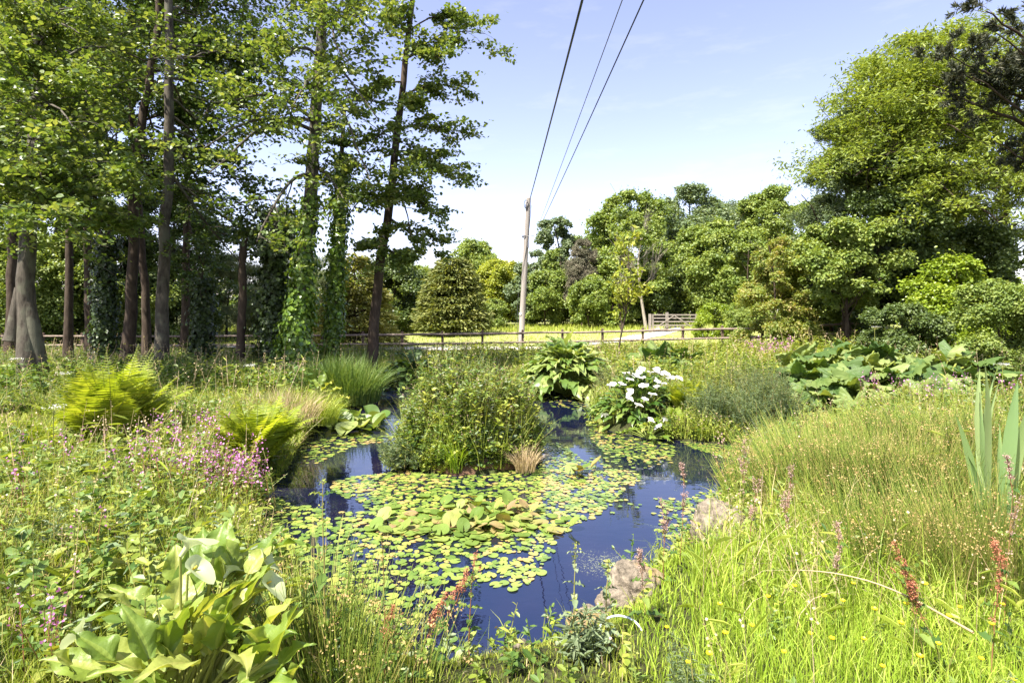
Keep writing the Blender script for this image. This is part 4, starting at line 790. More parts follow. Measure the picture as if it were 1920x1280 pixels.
# ---- ground cover that nobody could count
def lawn(q): return (q[:,0]<-5.3-.12*(q[:,1]-7))&(q[:,1]>6.6)&(q[:,1]<9.4)
def stuff(acc,name,mats,label,cat): return tag(acc.build(name,mats),label,cat,kind='stuff')
def wedge(Y0,Y1,pad=1.12):                                # visible ground between two distances
    return np.array([[-.9*Y0*pad-.5,Y0],[.9*Y0*pad+.5,Y0],[.9*Y1*pad+.5,Y1],[-.9*Y1*pad-.5,Y1]])
def density(q,r,scale,lo,hi,seed):                       # patchy thinning
    s=np.sin(q[:,0]*scale+seed)*np.sin(q[:,1]*scale*1.3+seed*2)+.5*np.sin(q[:,0]*scale*2.3+seed*3+q[:,1]*scale*1.7)
    return q[r.uniform(0,1,len(q))<np.clip(lo+(hi-lo)*(s*.5+.5),0,1)]
def nearbank(q): return ((q[:,0]>-.75)&(q[:,0]<.95+.28*(q[:,1]-3))&(q[:,1]>2.0)&(q[:,1]<3.9))|((q[:,0]>.5)&(q[:,0]<2.6)&(q[:,1]>3.0)&(q[:,1]<6.2)&(sd_poly(POND,q[:,0],q[:,1])<.55))
r=rng(200)
A=Acc()                                                   # rough meadow grass
for (y0,y1,n,h,w) in ((1.2,3.2,30000,(.12,.34),.0055),(3.2,6,42000,(.15,.42),.008),(6,11,42000,(.18,.50),.011),(11,18,40000,(.2,.55),.016),(18,26,34000,(.15,.45),.022)):
    q=region_w(r,n,wedge(y0,y1)); q=q[~((q[:,0]<-3.0)&(q[:,1]>13)&(r.uniform(0,1,len(q))<.4))]
    # fresh grass low towards the lower right, meadow elsewhere
    hh=r.uniform(h[0],h[1],len(q)); lowr=(q[:,0]>3.2)&(q[:,1]>6)&(q[:,1]<12)
    near=(q[:,0]>.6)&(q[:,1]<4.3); hh[near]*=.8; hh[nearbank(q)]*=.34; hh[(q[:,0]>-.45)&(q[:,0]<.42)&(q[:,1]>2.3)&(q[:,1]<3.9)]*=.5; hh[lowr]*=.55; hh[lawn(q)]*=.3; hh[(q[:,0]>1.6)&(q[:,0]<6.5)&(q[:,1]>8.3)&(q[:,1]<13.5)]*=.5
    pick=r.uniform(0,1,len(q)); mt=np.where(near&(pick<.85),1,np.where(pick<.10,2,0))
    for m_ in (0,1,2):
        s=mt==m_
        blades(A,q[s],hh[s],w*r.uniform(.6,1.3,s.sum()),r.normal(0,.32,(s.sum(),2)),r,3,None,m_)
stuff(A,'meadow_grass',[M_grass,M_bright,M_straw],'rough green and straw coloured grass all round the pond','grass')
A=Acc(); q=region_w(r,46000,np.array([[-18,25.9],[24,25.9],[34,46],[-26,46]]),False); blades(A,q,r.uniform(.04,.16,len(q)),.03*r.uniform(.6,1.3,len(q)),r.normal(0,.3,(len(q),2)),r,2)
d_=np.min(np.linalg.norm(q[:,None,:2]-cl[None,::4],axis=2),1); 
A=Acc(); q=q[d_>1.5]; blades(A,q,r.uniform(.05,.16,len(q)),.035*r.uniform(.6,1.3,len(q)),r.normal(0,.3,(len(q),2)),r,2)
q=region_w(r,16000,np.array([[-22,42],[30,40],[34,50],[-26,50]]),False); blades(A,q,r.uniform(.15,.5,len(q)),.05*r.uniform(.6,1.3,len(q)),r.normal(0,.25,(len(q),2)),r,2)
stuff(A,'field_grass',[M_grass],'short sunlit grass of the field beyond the rail fence','grass')

A=Acc()                                                   # mixed leafy herbs of the banks
for (y0,y1,n,hr,ls) in ((1.5,3.2,900,(.12,.32),.05),(3.2,6,2600,(.15,.5),.055),(6,11,4200,(.18,.55),.06),(11,17,4600,(.2,.6),.08),(17,25,3600,(.2,.6),.10)):
    q=density(region_w(r,n,wedge(y0,y1)),r,.9,.35,1.2,y0); q=q[~lawn(q)]
    s=(q[:,0]>.6)&(q[:,1]<4.6)&(r.uniform(0,1,len(q))<.8); q=q[~s]; q=q[~(nearbank(q)&(r.uniform(0,1,len(q))<.8))]
    mt=r.choice(3,len(q),p=[.58,.36,.06])
    for m_ in range(3):
        b=q[mt==m_]; herb_mass(A,r,b,r.uniform(hr[0],hr[1],len(b)),15,ls*1.2,m_,3,wid=.003+.0004*y0,hn=2 if m_==2 else 0,hs=.016+.0014*y0,hmat=4 if m_!=1 else 5,asp=1.3)
stuff(A,'bank_herbs',[M_herb,M_herby,M_herbg,M_stem,M_palepink,M_straw],'mixed leafy wild herbs growing through the grass round the pond','wild plants')

A=Acc()                                                   # overhanging fringe along the water's edge
per=POND; seg=np.roll(per,-1,0)-per; sl=np.linalg.norm(seg,axis=1)
k=r.choice(len(per),5200,p=sl/sl.sum()); e=per[k]+seg[k]*r.uniform(0,1,(5200,1)); nv=norm(np.c_[seg[k],np.zeros(5200)])[:,:2]; nrm2=np.stack([nv[:,1],-nv[:,0]],1)
sgn=np.where(sd_poly(POND,(e+nrm2*.1)[:,0],(e+nrm2*.1)[:,1])>0,1,-1)[:,None]; e=e+nrm2*sgn*np.abs(r.normal(.06,.16,(5200,1)))
far=e[:,1]>4.6; e=e[far|(r.uniform(0,1,len(e))<np.where((e[:,0]>-.5)&(e[:,0]<.7),.08,.35))]
e=e[clear(e)]; q=np.c_[e,np.maximum(H(e[:,0],e[:,1]),WZ)]; mt=r.choice(3,len(q),p=[.5,.35,.15])
for m_ in range(3):
    b=q[mt==m_]; herb_mass(A,r,b,r.uniform(.12,.38,len(b))*np.clip(b[:,1]/7,.6,1.2),14,.06,m_,3,hn=2,hs=.02,hmat=4,lean=.35,asp=1.4)
b=q[r.uniform(0,1,len(q))<.8]; b=np.repeat(b,5,0)+np.c_[r.normal(0,.06,(len(b)*5,2)),np.zeros(len(b)*5)]; b=b[sd_poly(POND,b[:,0],b[:,1])>-.03]
blades(A,b,r.uniform(.2,.55,len(b))*np.clip(b[:,1]/8,.5,1.2),.010*np.clip(b[:,1]/7,.6,1.4),r.normal(0,.5,(len(b),2)),r,3,None,0)
stuff(A,'waterside_plants',[M_grass,M_herb,M_herby,M_stem,M_palepink],'grass and herbs hanging over the pond edge','wild plants')

A=Acc(); r=rng(205)                                       # long soft arching grass of the right bank
Pz=np.array([[.9,3.0],[3.6,2.6],[5.6,4.2],[8.5,8.5],[9,11.5],[5.4,10.5],[3.2,6.6],[1.9,5.2],[1.3,4.0]]); q=density(region_w(r,16000,Pz),r,1.7,.25,1.1,4); q=q[~nearbank(q)]
hh=r.uniform(.35,.80,len(q))*np.where(q[:,1]>6.3,.6,1); mt=r.choice(3,len(q),p=[.45,.37,.18])
for m_ in range(3): s_=mt==m_; blades(A,q[s_],hh[s_],.0052*np.clip(q[s_,1]/3.6,.8,1.8),r.normal(0,.42,(s_.sum(),2)),r,4,None,m_,.75)
Pz=np.array([[-5.5,3.2],[-1.1,3.0],[-1.9,5.0],[-2.6,7],[-2.9,9.5],[-7.5,9.5],[-7,6]]); q=density(region_w(r,7000,Pz),r,1.3,.1,1.0,7); q=q[~lawn(q)]
blades(A,q,r.uniform(.3,.7,len(q)),.0055*np.clip(q[:,1]/3.6,.8,2),r.normal(0,.45,(len(q),2)),r,4,None,0,.75)
stuff(A,'long_grass',[M_grass,M_bright,M_straw],'long soft arching grass among the rushes and flowers of both banks','grass')
A=Acc()                                                   # lush broad-leaved undergrowth of the left bank
Pz=np.array([[-3.4,1.9],[-.95,2.2],[-1.25,3.6],[-2.0,4.6],[-2.3,6.2],[-3.2,9],[-8.5,10],[-7,5]]); q=density(region_w(r,2500,Pz),r,1.6,.0,1.15,2); q=q[~lawn(q)]; mt=r.choice(3,len(q),p=[.6,.36,.04])
for m_ in range(3): b=q[mt==m_]; herb_mass(A,r,b,r.uniform(.22,.52,len(b)),16,.095*np.clip(q[:,1].mean()/5,.8,1.2),m_,3,wid=.004,lean=.22,tmpl='6' if m_<2 else 'n',asp=.8 if m_<2 else 1.2)
Pz=np.array([[-14,10],[-3.6,10.5],[-3.9,13],[-7,14.5],[-16,14]]); q=region_w(r,1500,Pz); herb_mass(A,r,q,r.uniform(.3,.75,len(q)),16,.15,0,3,wid=.006,lean=.22,tmpl='6',asp=.8)
Pz=np.array([[1.3,12.5],[9,13],[14,18],[14,24],[-2,24],[-2,15]]); q=region_w(r,2600,Pz); herb_mass(A,r,q,r.uniform(.3,.7,len(q)),16,.15,1,3,wid=.006,lean=.22,tmpl='6',asp=.7)
stuff(A,'leafy_undergrowth',[M_herb,M_herby,M_herbg,M_stem],'lush broad-leaved weeds filling the banks between the flowers and ferns','wild plants')

# ---- the small island
A=Acc(); r=rng(210); n=2500; a=r.uniform(0,6.283,n); u=np.sqrt(r.uniform(0,1,n)); x=ISL[0]+np.cos(a)*u*ISL[2]*.97; y=ISL[1]+np.sin(a)*u*ISL[3]*.97; q=np.c_[x,y,np.maximum(H(x,y),WZ+.02)]
hh=(.36+.80*(1-u**2.2))*(1+.22*np.sin(x*6+1)*np.sin(y*5))*r.uniform(.55,1.15,n)*np.where(x<ISL[0]-.35,1.0,.92); mt=r.choice(3,n,p=[.54,.30,.16])
for m_ in range(3): 
    b=q[mt==m_]; herb_mass(A,r,b,hh[mt==m_],20,.098,m_,3,wid=.004,lean=.2,tmpl='6' if m_==1 else 'n',hn=1,hs=.018,hmat=4,asp=1.25 if m_!=1 else .8)
b=q[r.uniform(0,1,n)<.3]; b=np.repeat(b,3,0)+np.c_[r.normal(0,.05,(len(b)*3,2)),np.zeros(len(b)*3)]; blades(A,b,r.uniform(.4,.95,len(b)),.008,r.normal(0,.25,(len(b),2)),r,3,None,6)
n=420; a=r.uniform(0,6.283,n); x=ISL[0]+np.cos(a)*ISL[2]*r.uniform(.90,1.03,n); y=ISL[1]+np.sin(a)*ISL[3]*r.uniform(.90,1.03,n); keepm=~((x>-.85)&(x<-.25)&(y<ISL[1]-.7)); q=np.c_[x,y,np.maximum(H(x,y),WZ)][keepm]
herb_mass(A,r,q,r.uniform(.15,.45,len(q)),18,.055,1,3,lean=.5,tmpl='6'); herb_mass(A,r,q[::2],r.uniform(.2,.5,len(q[::2])),16,.06,0,3,lean=.5)
stuff(A,'island_herbs',[M_herb,M_herby,M_herbg,M_stem,M_palepink,M_yflow,M_grass],'tangle of leafy herbs and yellow-flecked stems covering the small round island','wild plants')
T=thing('peat_bank','low brown earth edge of the island showing at the waterline','earth bank',(ISL[0],ISL[1],WZ))
a_=Acc(); th=np.linspace(0,2*np.pi,61)[:-1]; ring=[]
for hgt,k in ((-.2,1.02),(.0,.99),(.05,.97),(.12,.95),(.2,.86),(.24,.5)):
    ring.append(np.stack([ISL[0]+np.cos(th)*ISL[2]*(k+.02*np.sin(th*9+hgt*30)+r.normal(0,.006,60)),ISL[1]+np.sin(th)*ISL[3]*(k+.02*np.sin(th*7+hgt*20)+r.normal(0,.006,60)),np.full(60,WZ+hgt)+r.normal(0,.006,60)],1))
Vv=np.concatenate(ring); qq=[[i*60+j,i*60+(j+1)%60,(i+1)*60+(j+1)%60,(i+1)*60+j] for i in range(5) for j in range(60)]; a_.add(Vv,qq,.5,0,True)
M_earth=bark('peaty earth',(.10,.055,.03),(.26,.15,.09),14,1,1.0); bpy.data.objects.remove(T); o=a_.build('earth_bank',M_earth); tag(o,'low brown earth rim of the island showing just above the waterline','earth bank')

# ---- rushes
def rush(pos,n,h,rad,seed,label,group='rush tussocks along the right bank',fl=15,lean=.42,fr=.15):
    r=rng(seed); T=thing('rush_tussock',label,'rush',pos,group); S=Acc(); Fl=Acc(); a=r.uniform(0,6.283,n); u=np.sqrt(r.uniform(0,1,n)); off=np.stack([np.cos(a)*u*rad,np.sin(a)*u*rad],1)
    b=np.c_[pos[0]+off[:,0],pos[1]+off[:,1],np.full(n,pos[2]-.03)]; hh=h*r.uniform(.6,1.1,n); m=5; t=np.linspace(0,1,m); ln=off/rad*lean+r.normal(0,.09,(n,2))
    P=b[:,None,:].repeat(m,1).copy(); P[:,:,:2]+=ln[:,None,:]*hh[:,None,None]*(t**1.4)[None,:,None]; P[:,:,2]+=hh[:,None]*t
    tubes(S,P,.0028*(1.1-.85*t)[None]*max(1,pos[1]/4),3,r.uniform(0,1,n),0,False); part(S,'stems',M_rush,T)
    k=np.where(r.uniform(0,1,n)<fr)[0]; k=np.repeat(k,fl); s=r.uniform(.74,.84,n)[k]; x=s*(m-1); i=x.astype(int); f=(x-i)[:,None]; q=P[k,i]*(1-f)+P[k,i+1]*f+r.normal(0,.017,(len(k),3))
    scatter_leaves(Fl,q,.013*max(1,pos[1]/4.5),r,up=.2,tmpl='4'); part(Fl,'florets',M_rushf,T); return T
ru=[(1420,5.6,.42,.55,300,'low rush tussock above the round rock at the pond edge'),(1490,5.2,.60,.7,420,'dense rush tussock left of centre in the right-hand reed bed'),(1570,4.8,.78,.8,520,'tall dense rush tussock with tan flower tufts in the middle of the right bank'),
    (1660,4.6,.78,.8,560,'tall rush tussock left of the broad sword leaves'),(1745,4.4,.80,.75,460,'rush tussock tucked close to the left of the sword leaves'),(1560,6.0,.65,.9,420,'rush tussock behind the tall dense one'),(1680,6.0,.7,.9,420,'rush tussock in the second row, towards the rough giant leaves'),
    (1790,5.8,.75,.9,380,'rush tussock in the second row behind the sword leaves'),(1880,5.2,.8,.7,360,'rush tussock at the right edge of the picture, second row'),(1640,3.7,.62,.55,420,'near rush tussock rising from the fresh grass'),(1780,3.5,.70,.55,460,'near rush tussock in front of the sword leaves'),
    (1890,3.3,.80,.5,420,'near rush tussock at the right edge, with deep green stems'),(1450,7.2,.3,.7,260,'short rush tussock by the narrow arm of water'),(1600,7.8,.26,.9,320,'rush tussock at the foot of the rough giant leaves'),(1750,8.2,.3,1.0,320,'straw-tinted rush tussock beyond the second row')]
for i,(px,Y,h,rad,n,lb) in enumerate(ru): rush(ground(px,Y),int(n*1.35),h*.94,rad*.6,300+i,lb)
for i,(px,Y,h,rad,n,lb) in enumerate([(640,2.55,.60,.22,150,'thin rush tussock right of the white-flowered arum in the foreground'),(590,2.75,.62,.2,130,'thin rush tussock tangled with the foreground arum leaves'),(740,2.5,.42,.25,110,'low rush tussock beside the flat stones in the foreground'),(30,3.2,.5,.3,130,'low rush tussock at the far left of the foreground')]):
    rush(ground(px,Y),n,h,rad,330+i,lb,'rush tussocks in the foreground')
# tall sedge clump shaded behind the left bank, plus island edge
def sedge(pos,n,h,rad,seed,label,mat,w=.012,lean=.7,cat='grass clump',name='grass_clump'):
    r=rng(seed); T=thing(name,label,cat,pos); S=Acc(); a=r.uniform(0,6.283,n); u=np.sqrt(r.uniform(0,1,n)); off=np.stack([np.cos(a)*u,np.sin(a)*u],1)
    blades(S,np.c_[np.array(pos[:2])+off*rad,np.full(n,pos[2]-.02)],h*r.uniform(.55,1.1,n),w,off*lean*u[:,None]+r.normal(0,.15,(n,2)),r,4,None,0,.6); part(S,'leaves',mat,T); return T
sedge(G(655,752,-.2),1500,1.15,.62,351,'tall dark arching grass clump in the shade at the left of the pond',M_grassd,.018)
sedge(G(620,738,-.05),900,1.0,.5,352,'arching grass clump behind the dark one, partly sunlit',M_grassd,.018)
sedge(G(575,790,-.1),900,.62,.5,353,'sunlit arching grass clump above the broad lily leaves at the left bank',M_grass,.012)
sedge(G(520,790,-.0),900,.62,.6,354,'pale feathery grass clump between the two yellow ferns',M_straw,.008)
sedge(G(450,740,-.0),900,.75,.7,355,'tall pale grass clump flowering right of the tall yellow fern',M_grass,.010)
sedge(G(1345,812,-.25),500,.42,.22,356,'arching grass tuft on the front of the planted spit',M_bright,.012)
sedge(G(985,880,-.25),240,.42,.12,357,'brownish grass tuft at the right foot of the island',M_straw,.008)
sedge(G(855,880,-.25),160,.62,.10,358,'bright upright grass tuft at the front of the island',M_bright,.012)

# ---- ferns
fern('fern','tall yellow-green fern glowing in the sun in front of the woodland',ground(212,6.8),100,1.32,401,M_fern,1.1)
fern('fern','smaller yellow-green fern leaning over the pond edge beside the pink flowers',G(482,872,-.05),60,.92,402,M_fern,1.25)
fern('fern','yellow fern right of the white arum flowers on the planted spit',G(1290,780,-.1),60,.80,403,M_fern,1.2)
fern('fern','dark low fern under the white arum flowers at the water',G(1262,806,-.24),18,.55,404,M_fernd,1.5)
fern('fern','small pale fern at the far left of the bank',ground(70,6.6),16,.6,405,M_fern,1.3)

# ---- broad-leaved plants
rosette('skunk_cabbage','big mound of broad glossy leaves at the far end of the channel','waterside plant',G(1062,738,-.28),300,(.40,.60),(.19,.30),1.08,.92,M_skunk,411,OVAL,(-.1,1.35),(.5,1.3),.3,.03)
rosette('skunk_cabbage','small yellow-green broad-leaved plant left of the big glossy mound','waterside plant',ground(962,14),26,(.4,.55),(.16,.22),.45,.35,M_laurel,412,OVAL,(.2,1.3),(.3,.9),.3,.03)
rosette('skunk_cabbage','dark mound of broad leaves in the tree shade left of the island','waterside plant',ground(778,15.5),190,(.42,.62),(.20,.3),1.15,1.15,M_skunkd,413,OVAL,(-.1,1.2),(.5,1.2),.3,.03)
rosette('arum_plant','lush leaves sprouting from the grass left of the dark pool','waterside plant',G(598,775,-.15),20,(.25,.4),(.12,.18),.5,.3,M_herby,414,OVAL,(.2,1.3),(.3,.9),.3,.03)

def gunnera_leaf(r,R,nl=5,res=(13,110)):
    nr,na=res; th=np.linspace(-2.75,2.75,na); lob=1+.26*np.cos(th*nl*.98)+.07*np.abs(np.sin(th*nl*2.9))+.05*r.normal(size=na)+.07*np.abs(((th*6.5)%1)-.5)
    rad=R*lob*(1-.12*np.abs(th)/2.75); s=np.linspace(0,1,nr); V=np.zeros((nr,na,3)); V[:,:,0]=(s[:,None]*rad[None])*np.sin(th); V[:,:,1]=(s[:,None]*rad[None])*np.cos(th)
    rib=np.abs(np.sin(th*nl*.49*2)); V[:,:,2]=R*(.42*s[:,None]**1.6*(.55+.45*np.cos(th*nl*.98))[None]*.6 -.20*s[:,None]*rib[None]*.8+.025*r.normal(size=(nr,na))*s[:,None]+.05*np.sin(th*31)[None]*s[:,None]*(1-s[:,None])+ .05*np.sin(th*23)[None]*s[:,None]**3 + .03*np.sin(th*41+s[:,None]*9)*s[:,None]**2 -.20*s[:,None]**3)
    i,j=np.meshgrid(np.arange(nr-1),np.arange(na-1),indexing='ij'); q=np.stack([i*na+j,i*na+j+1,(i+1)*na+j+1,(i+1)*na+j],-1).reshape(-1,4)[:,::-1]
    return V.reshape(-1,3),q
def gunnera(label,pos,spots,mat,seed):
    r=rng(seed); T=thing('giant_rhubarb',label,'giant rhubarb',pos); L=Acc(); S=Acc()
    for (px,py,Y,R) in [(a+dx*r.uniform(.3,1),b+dy+9,c_+dy*-.02,d_*r.uniform(.65,.9)) for (a,b,c_,d_) in spots for dx,dy in ((-14,-3),(16,7))]:
        c=Q(px,py,Y); V,q=gunnera_leaf(r,R); az_=math.atan2(c[1]-pos[1],c[0]-pos[0])+r.normal(0,.5); V=put(V,c,az_,r.uniform(-.8,.5),r.normal(0,.4)); L.add(V,q,r.uniform(0,1),0,True)
        b=np.array(pos)+r.normal(0,.15,3)*[1,1,0]; S.add(*_tube(np.array([b,(b+c)/2+[0,0,.12],c]),.025,7),.4)
    part(L,'leaves',mat,T); part(S,'stalks',M_stem,T)
r=rng(420)
def spots(cx,cy,wx,wy,n,Y,R): return [(cx+r.uniform(-1,1)*wx,cy+r.uniform(-1,1)*wy,Y+r.uniform(-.9,.9),R*r.uniform(.65,1.15)) for _ in range(n)]
gunnera('giant rhubarb with the largest rough leaves, left of the pair beyond the rushes',ground(1590,12.3),
  [(1490,655,13,.5),(1520,668,12.6,.5),(1560,650,13.2,.55),(1600,648,13.5,.5),(1650,650,13.3,.55),(1700,660,13,.5),(1540,690,12,.55),(1580,680,12.2,.55),(1620,672,12.5,.6),(1660,690,12,.5),(1590,712,11.4,.5),(1490,690,12.2,.45),(1510,715,11.8,.42),(1540,725,11.4,.4),(1640,715,11.3,.45),(1480,735,11.5,.3),(1610,745,10.6,.45),(1590,690,11.6,.5),(1550,705,11.6,.45),(1680,735,10.8,.4),(1640,758,10.3,.38)],M_gunn,421)
gunnera('giant rhubarb right of the pair, with its leaves cupped towards the light',ground(1760,12),
  [(1725,675,12.5,.5),(1770,662,12.8,.55),(1810,665,12.6,.5),(1850,675,12.5,.45),(1760,695,11.8,.55),(1710,700,11.6,.5),(1810,695,11.8,.45),(1740,720,11,.42),(1790,720,11.2,.4),(1870,695,12,.35),(1700,735,10.7,.38),(1830,715,11.3,.3),(1880,680,12.6,.35)],M_gunn,422)
gunnera('giant rhubarb farther back, behind the white arum flowers',ground(1245,16),
  [(1210,655,16,.5),(1240,650,16.3,.55),(1275,655,16,.5),(1300,668,15.6,.45),(1225,672,15.4,.5),(1262,675,15.2,.5),(1195,675,15.6,.4),(1290,685,15,.35),(1310,680,15.6,.35),(1240,660,15.6,.5)],M_gunn,423)

def spathe(r,s):                                          # flared funnel with a pointed tip, axis +z
    nv,nu=9,18; v=np.linspace(0,1,nv); u=np.linspace(0,2*np.pi,nu,endpoint=False); V=np.zeros((nv,nu,3))
    rad=.10+.10*v+.55*np.clip((v-.45)/.55,0,1)**1.7
    tip=np.clip(np.cos(u),0,1)**4
    ext=1+.75*tip[None]*np.clip((v-.55)/.45,0,1)[:,None]**1.5
    V[:,:,0]=rad[:,None]*np.cos(u)[None]*ext; V[:,:,1]=rad[:,None]*np.sin(u)[None]*(1+.05*np.sin(u*5))
    V[:,:,2]=(v[:,None]*1.0)+.10*np.sin(u*3+r.uniform(0,6))[None]*np.clip((v-.6)/.4,0,1)[:,None]+.18*tip[None]*np.clip((v-.7)/.3,0,1)[:,None]-.10*np.clip((v-.8)/.2,0,1)[:,None]+.18*np.cos(u)[None]*np.clip((v-.4)/.6,0,1)[:,None]
    i,j=np.meshgrid(np.arange(nv-1),np.arange(nu),indexing='ij'); q=np.stack([i*nu+j,i*nu+(j+1)%nu,(i+1)*nu+(j+1)%nu,(i+1)*nu+j],-1).reshape(-1,4)
    return V.reshape(-1,3)*s,q
def turn(V,tilt,az_):
    c,s=math.cos(tilt),math.sin(tilt); V=V@np.array([[c,0,-s],[0,1,0],[s,0,c]]); c,s=math.cos(az_),math.sin(az_); return V@np.array([[c,s,0],[-s,c,0],[0,0,1]])
def arum_flower(T,r,base,top,s,tilt,az_,mat):
    top=np.array(top); S=Acc(); S.add(*_tube(np.array([base,(np.array(base)+top)/2+[0,0,.03],top]),.10*s*.9,7),.6); part(S,'flower_stem',M_stem,T)
    V,q=spathe(r,s); A_=Acc(); A_.add(turn(V,tilt,az_)+top,q,.5,0,True); o=part(A_,'spathe',mat,T)
    B=Acc(); p=turn(np.array([[0,0,.1],[0,0,.4],[0,0,.75],[0,0,.8]])*s,tilt*.9,az_)+top; tubes(B,p[None],np.array([[.05,.06,.05,.02]])*s,7); ob=B.build('spadix',M_spadix,o); ob.data.transform(__import__('mathutils').Matrix.Translation(-Vector(T.location)))
# foreground arum
r=rng(430); Tq=thing('arum_lily','large arum lily with wavy pale leaves and creamy funnel flowers in the left foreground','arum lily',ground(340,2.35)); L=Acc(); S=Acc(); pos=np.array(Tq.location)
fl=[(255,1215,2.25,.30,.22,2.9),(330,1185,2.3,.30,.2,1.2),(400,1150,2.4,.3,.2,.9),(470,1120,2.5,.26,.18,.2),(440,1200,2.3,.28,.2,-.4),(530,1185,2.35,.28,.17,.1),(520,1250,2.1,.28,.2,-.3),(300,1260,2.1,.34,.22,3.6),(380,1250,2.1,.32,.2,-1.4),
    (200,1250,2.1,.30,.2,3.3),(150,1262,2.1,.3,.2,3.3),(430,1085,2.6,.30,.2,1.5),(480,1075,2.6,.3,.18,.6),(520,1050,2.65,.24,.15,.5),(350,1120,2.5,.32,.2,2),(300,1150,2.45,.3,.2,2.6),(410,1040,2.65,.28,.18,1.9),(370,1050,2.7,.26,.2,2.4),
    (450,1250,2.05,.3,.19,-.9),(560,1260,2.1,.24,.16,-.2),(240,1150,2.5,.34,.19,3.1),(460,1155,2.4,.3,.2,.5),(500,1130,2.45,.28,.19,.2),(350,1230,2.2,.3,.2,-2.2),(260,1275,2.0,.32,.22,-2.6),(410,1210,2.2,.3,.2,-.8),(480,1230,2.15,.3,.19,-.3),(330,1270,2.0,.3,.2,-1.8)]
fl=fl+[(px+r.uniform(-45,45),py+r.uniform(-25,40),Y+r.uniform(-.1,.12),Lg*r.uniform(.7,1),Wd*r.uniform(.7,1),a_+r.normal(0,.6)) for (px,py,Y,Lg,Wd,a_) in fl+fl[::2]]
for (px,py,Y,Lg,Wd,az_) in fl:
    c=Q(px,py,Y); V,q=leaf_surface(Lg*.80,Wd*.74,ARUM,r,r.uniform(.2,.95),r.uniform(.15,.5),.010,11,34,2.2); L.add(put(V,c-np.array([math.cos(az_),math.sin(az_),0])*.08,az_+r.normal(0,.3),r.uniform(.25,1.35),r.normal(0,.25)),q,np.clip(r.uniform(0,.8)+np.where(np.isin(np.arange(33*10)%10,(4,5)),.3,0),0,1),0,True)
    S.add(*_tube(np.array([pos+r.normal(0,.05,3)*[1,1,0],(pos+c)/2+[0,0,.05],c-np.array([math.cos(az_),math.sin(az_),0])*.08]),.009,6),.5)
part(L,'leaves',M_arum,Tq); part(S,'stalks',M_stem,Tq)
for (px,py,Y,s,tl,az_) in [(338,1020,2.35,.085,.7,.9),(352,1055,2.3,.07,1.0,-.2),(475,1040,2.55,.075,1.2,.3),(175,1170,2.25,.085,1.3,3.3),(420,1068,2.5,.06,.9,1.2),(490,1080,2.45,.07,1.2,-.2)]:
    arum_flower(Tq,r,pos,Q(px,py,Y)-np.array([0,0,s*.6]),s,tl,az_,M_cream)
# mid arum with white flowers
r=rng(431); pm=G(1195,795,-.28); Tm=rosette('arum_lily','arum lily clump covered in white flowers on the planted spit','arum lily',pm,190,(.24,.38),(.11,.17),.80,.66,M_arumd,432,ARUM,(-.1,1.3),(.4,1.1),.3,.02)
for (px,py) in [(1202,687),(1198,693),(1225,690),(1232,688),(1245,695),(1258,704),(1252,706),(1170,697),(1180,697),(1205,705),(1190,700),(1225,706),(1232,712),(1240,716),(1150,716),(1162,716),(1143,720),(1178,708),(1205,719),(1214,719),(1232,722),(1180,728),(1183,734),(1176,742),(1220,736),(1207,745),(1269,704),(1192,755),(1235,695),(1218,695),(1248,698)]:
    Y=pm[1]+.15-1.0*np.clip((py-690)/50,0,1)+r.uniform(-.12,.12); t=Q(px,py+4,Y); arum_flower(Tm,r,pm+np.array([(t[0]-pm[0])*.3,0,0]),t-np.array([0,0,.04]),.078,r.uniform(.3,.8),r.uniform(-2.6,-.5),M_white)
for i,(px,py,n,lb) in enumerate([(1150,800,30,'small pale-leaved arum seedling clump where the white-flowered plant meets the water'),(1215,822,34,'low arum clump with yellowing leaves at the front tip of the spit')]):
    T=rosette('arum_lily',lb,'arum lily',G(px,py,-.28),n,(.14,.22),(.08,.12),.25,.32,M_arum,440+i,ARUM,(0,1.0),(.4,1.0),.3,.015)
    for k in range(3): p=G(px,py,-.28)+np.array([r.uniform(-.25,.3),-.2,.22+r.uniform(-.05,.1)]); arum_flower(T,r,G(px,py,-.28),p,.07,.8,r.uniform(-3,3),M_white)

# iris
r=rng(450); pi=ground(1850,3.9); T=thing('iris_clump','clump of broad pale green sword leaves taller than the rushes at the right','iris',pi); L=Acc()
for (bx,tx,ty,Y,w,bend) in [(1850,1806,680,3.15,.065,-.25),(1855,1838,735,3.2,.06,.05),(1865,1838,690,3.3,.055,.2),(1848,1790,775,3.1,.05,-.2),(1870,1925,715,3.05,.075,.1),(1880,1940,700,3.15,.07,.15),(1860,1875,720,3.35,.05,.35),(1862,1862,760,3.1,.06,.1),(1868,1885,700,3.4,.045,.5),(1856,1848,850,3.0,.055,0),(1845,1800,850,3.0,.04,-.3),(1875,1905,800,3.25,.05,.1),(1850,1820,800,3.3,.05,-.1)]:
    Y=Y+.75; b=Q(bx,0,Y); b[2]=Hs(b[0],b[1])-.03; t=Q(tx,ty,Y); m=12; s=np.linspace(0,1,m); P=b+(t-b)*s[:,None]; P[:,0]-=bend*.55*s*(1-s)*(1+s); P[:,1]+=r.normal(0,.08)*s**2
    wd=w*.52*np.minimum(1,(1-s)*3.4+.01)**.8*np.where(s<.15,.8,1); a=r.normal(.0,.5); sd=np.array([math.cos(a),math.sin(a),0]); nn=np.array([-math.sin(a),math.cos(a),0])*.006
    V=np.stack([P-sd*wd[:,None],P+nn,P+sd*wd[:,None]],1).reshape(-1,3); q=[[i*3+j,i*3+j+1,(i+1)*3+j+1,(i+1)*3+j] for i in range(m-1) for j in range(2)]; L.add(V,q,r.uniform(0,1),0,True)
part(L,'leaves',M_iris,T)

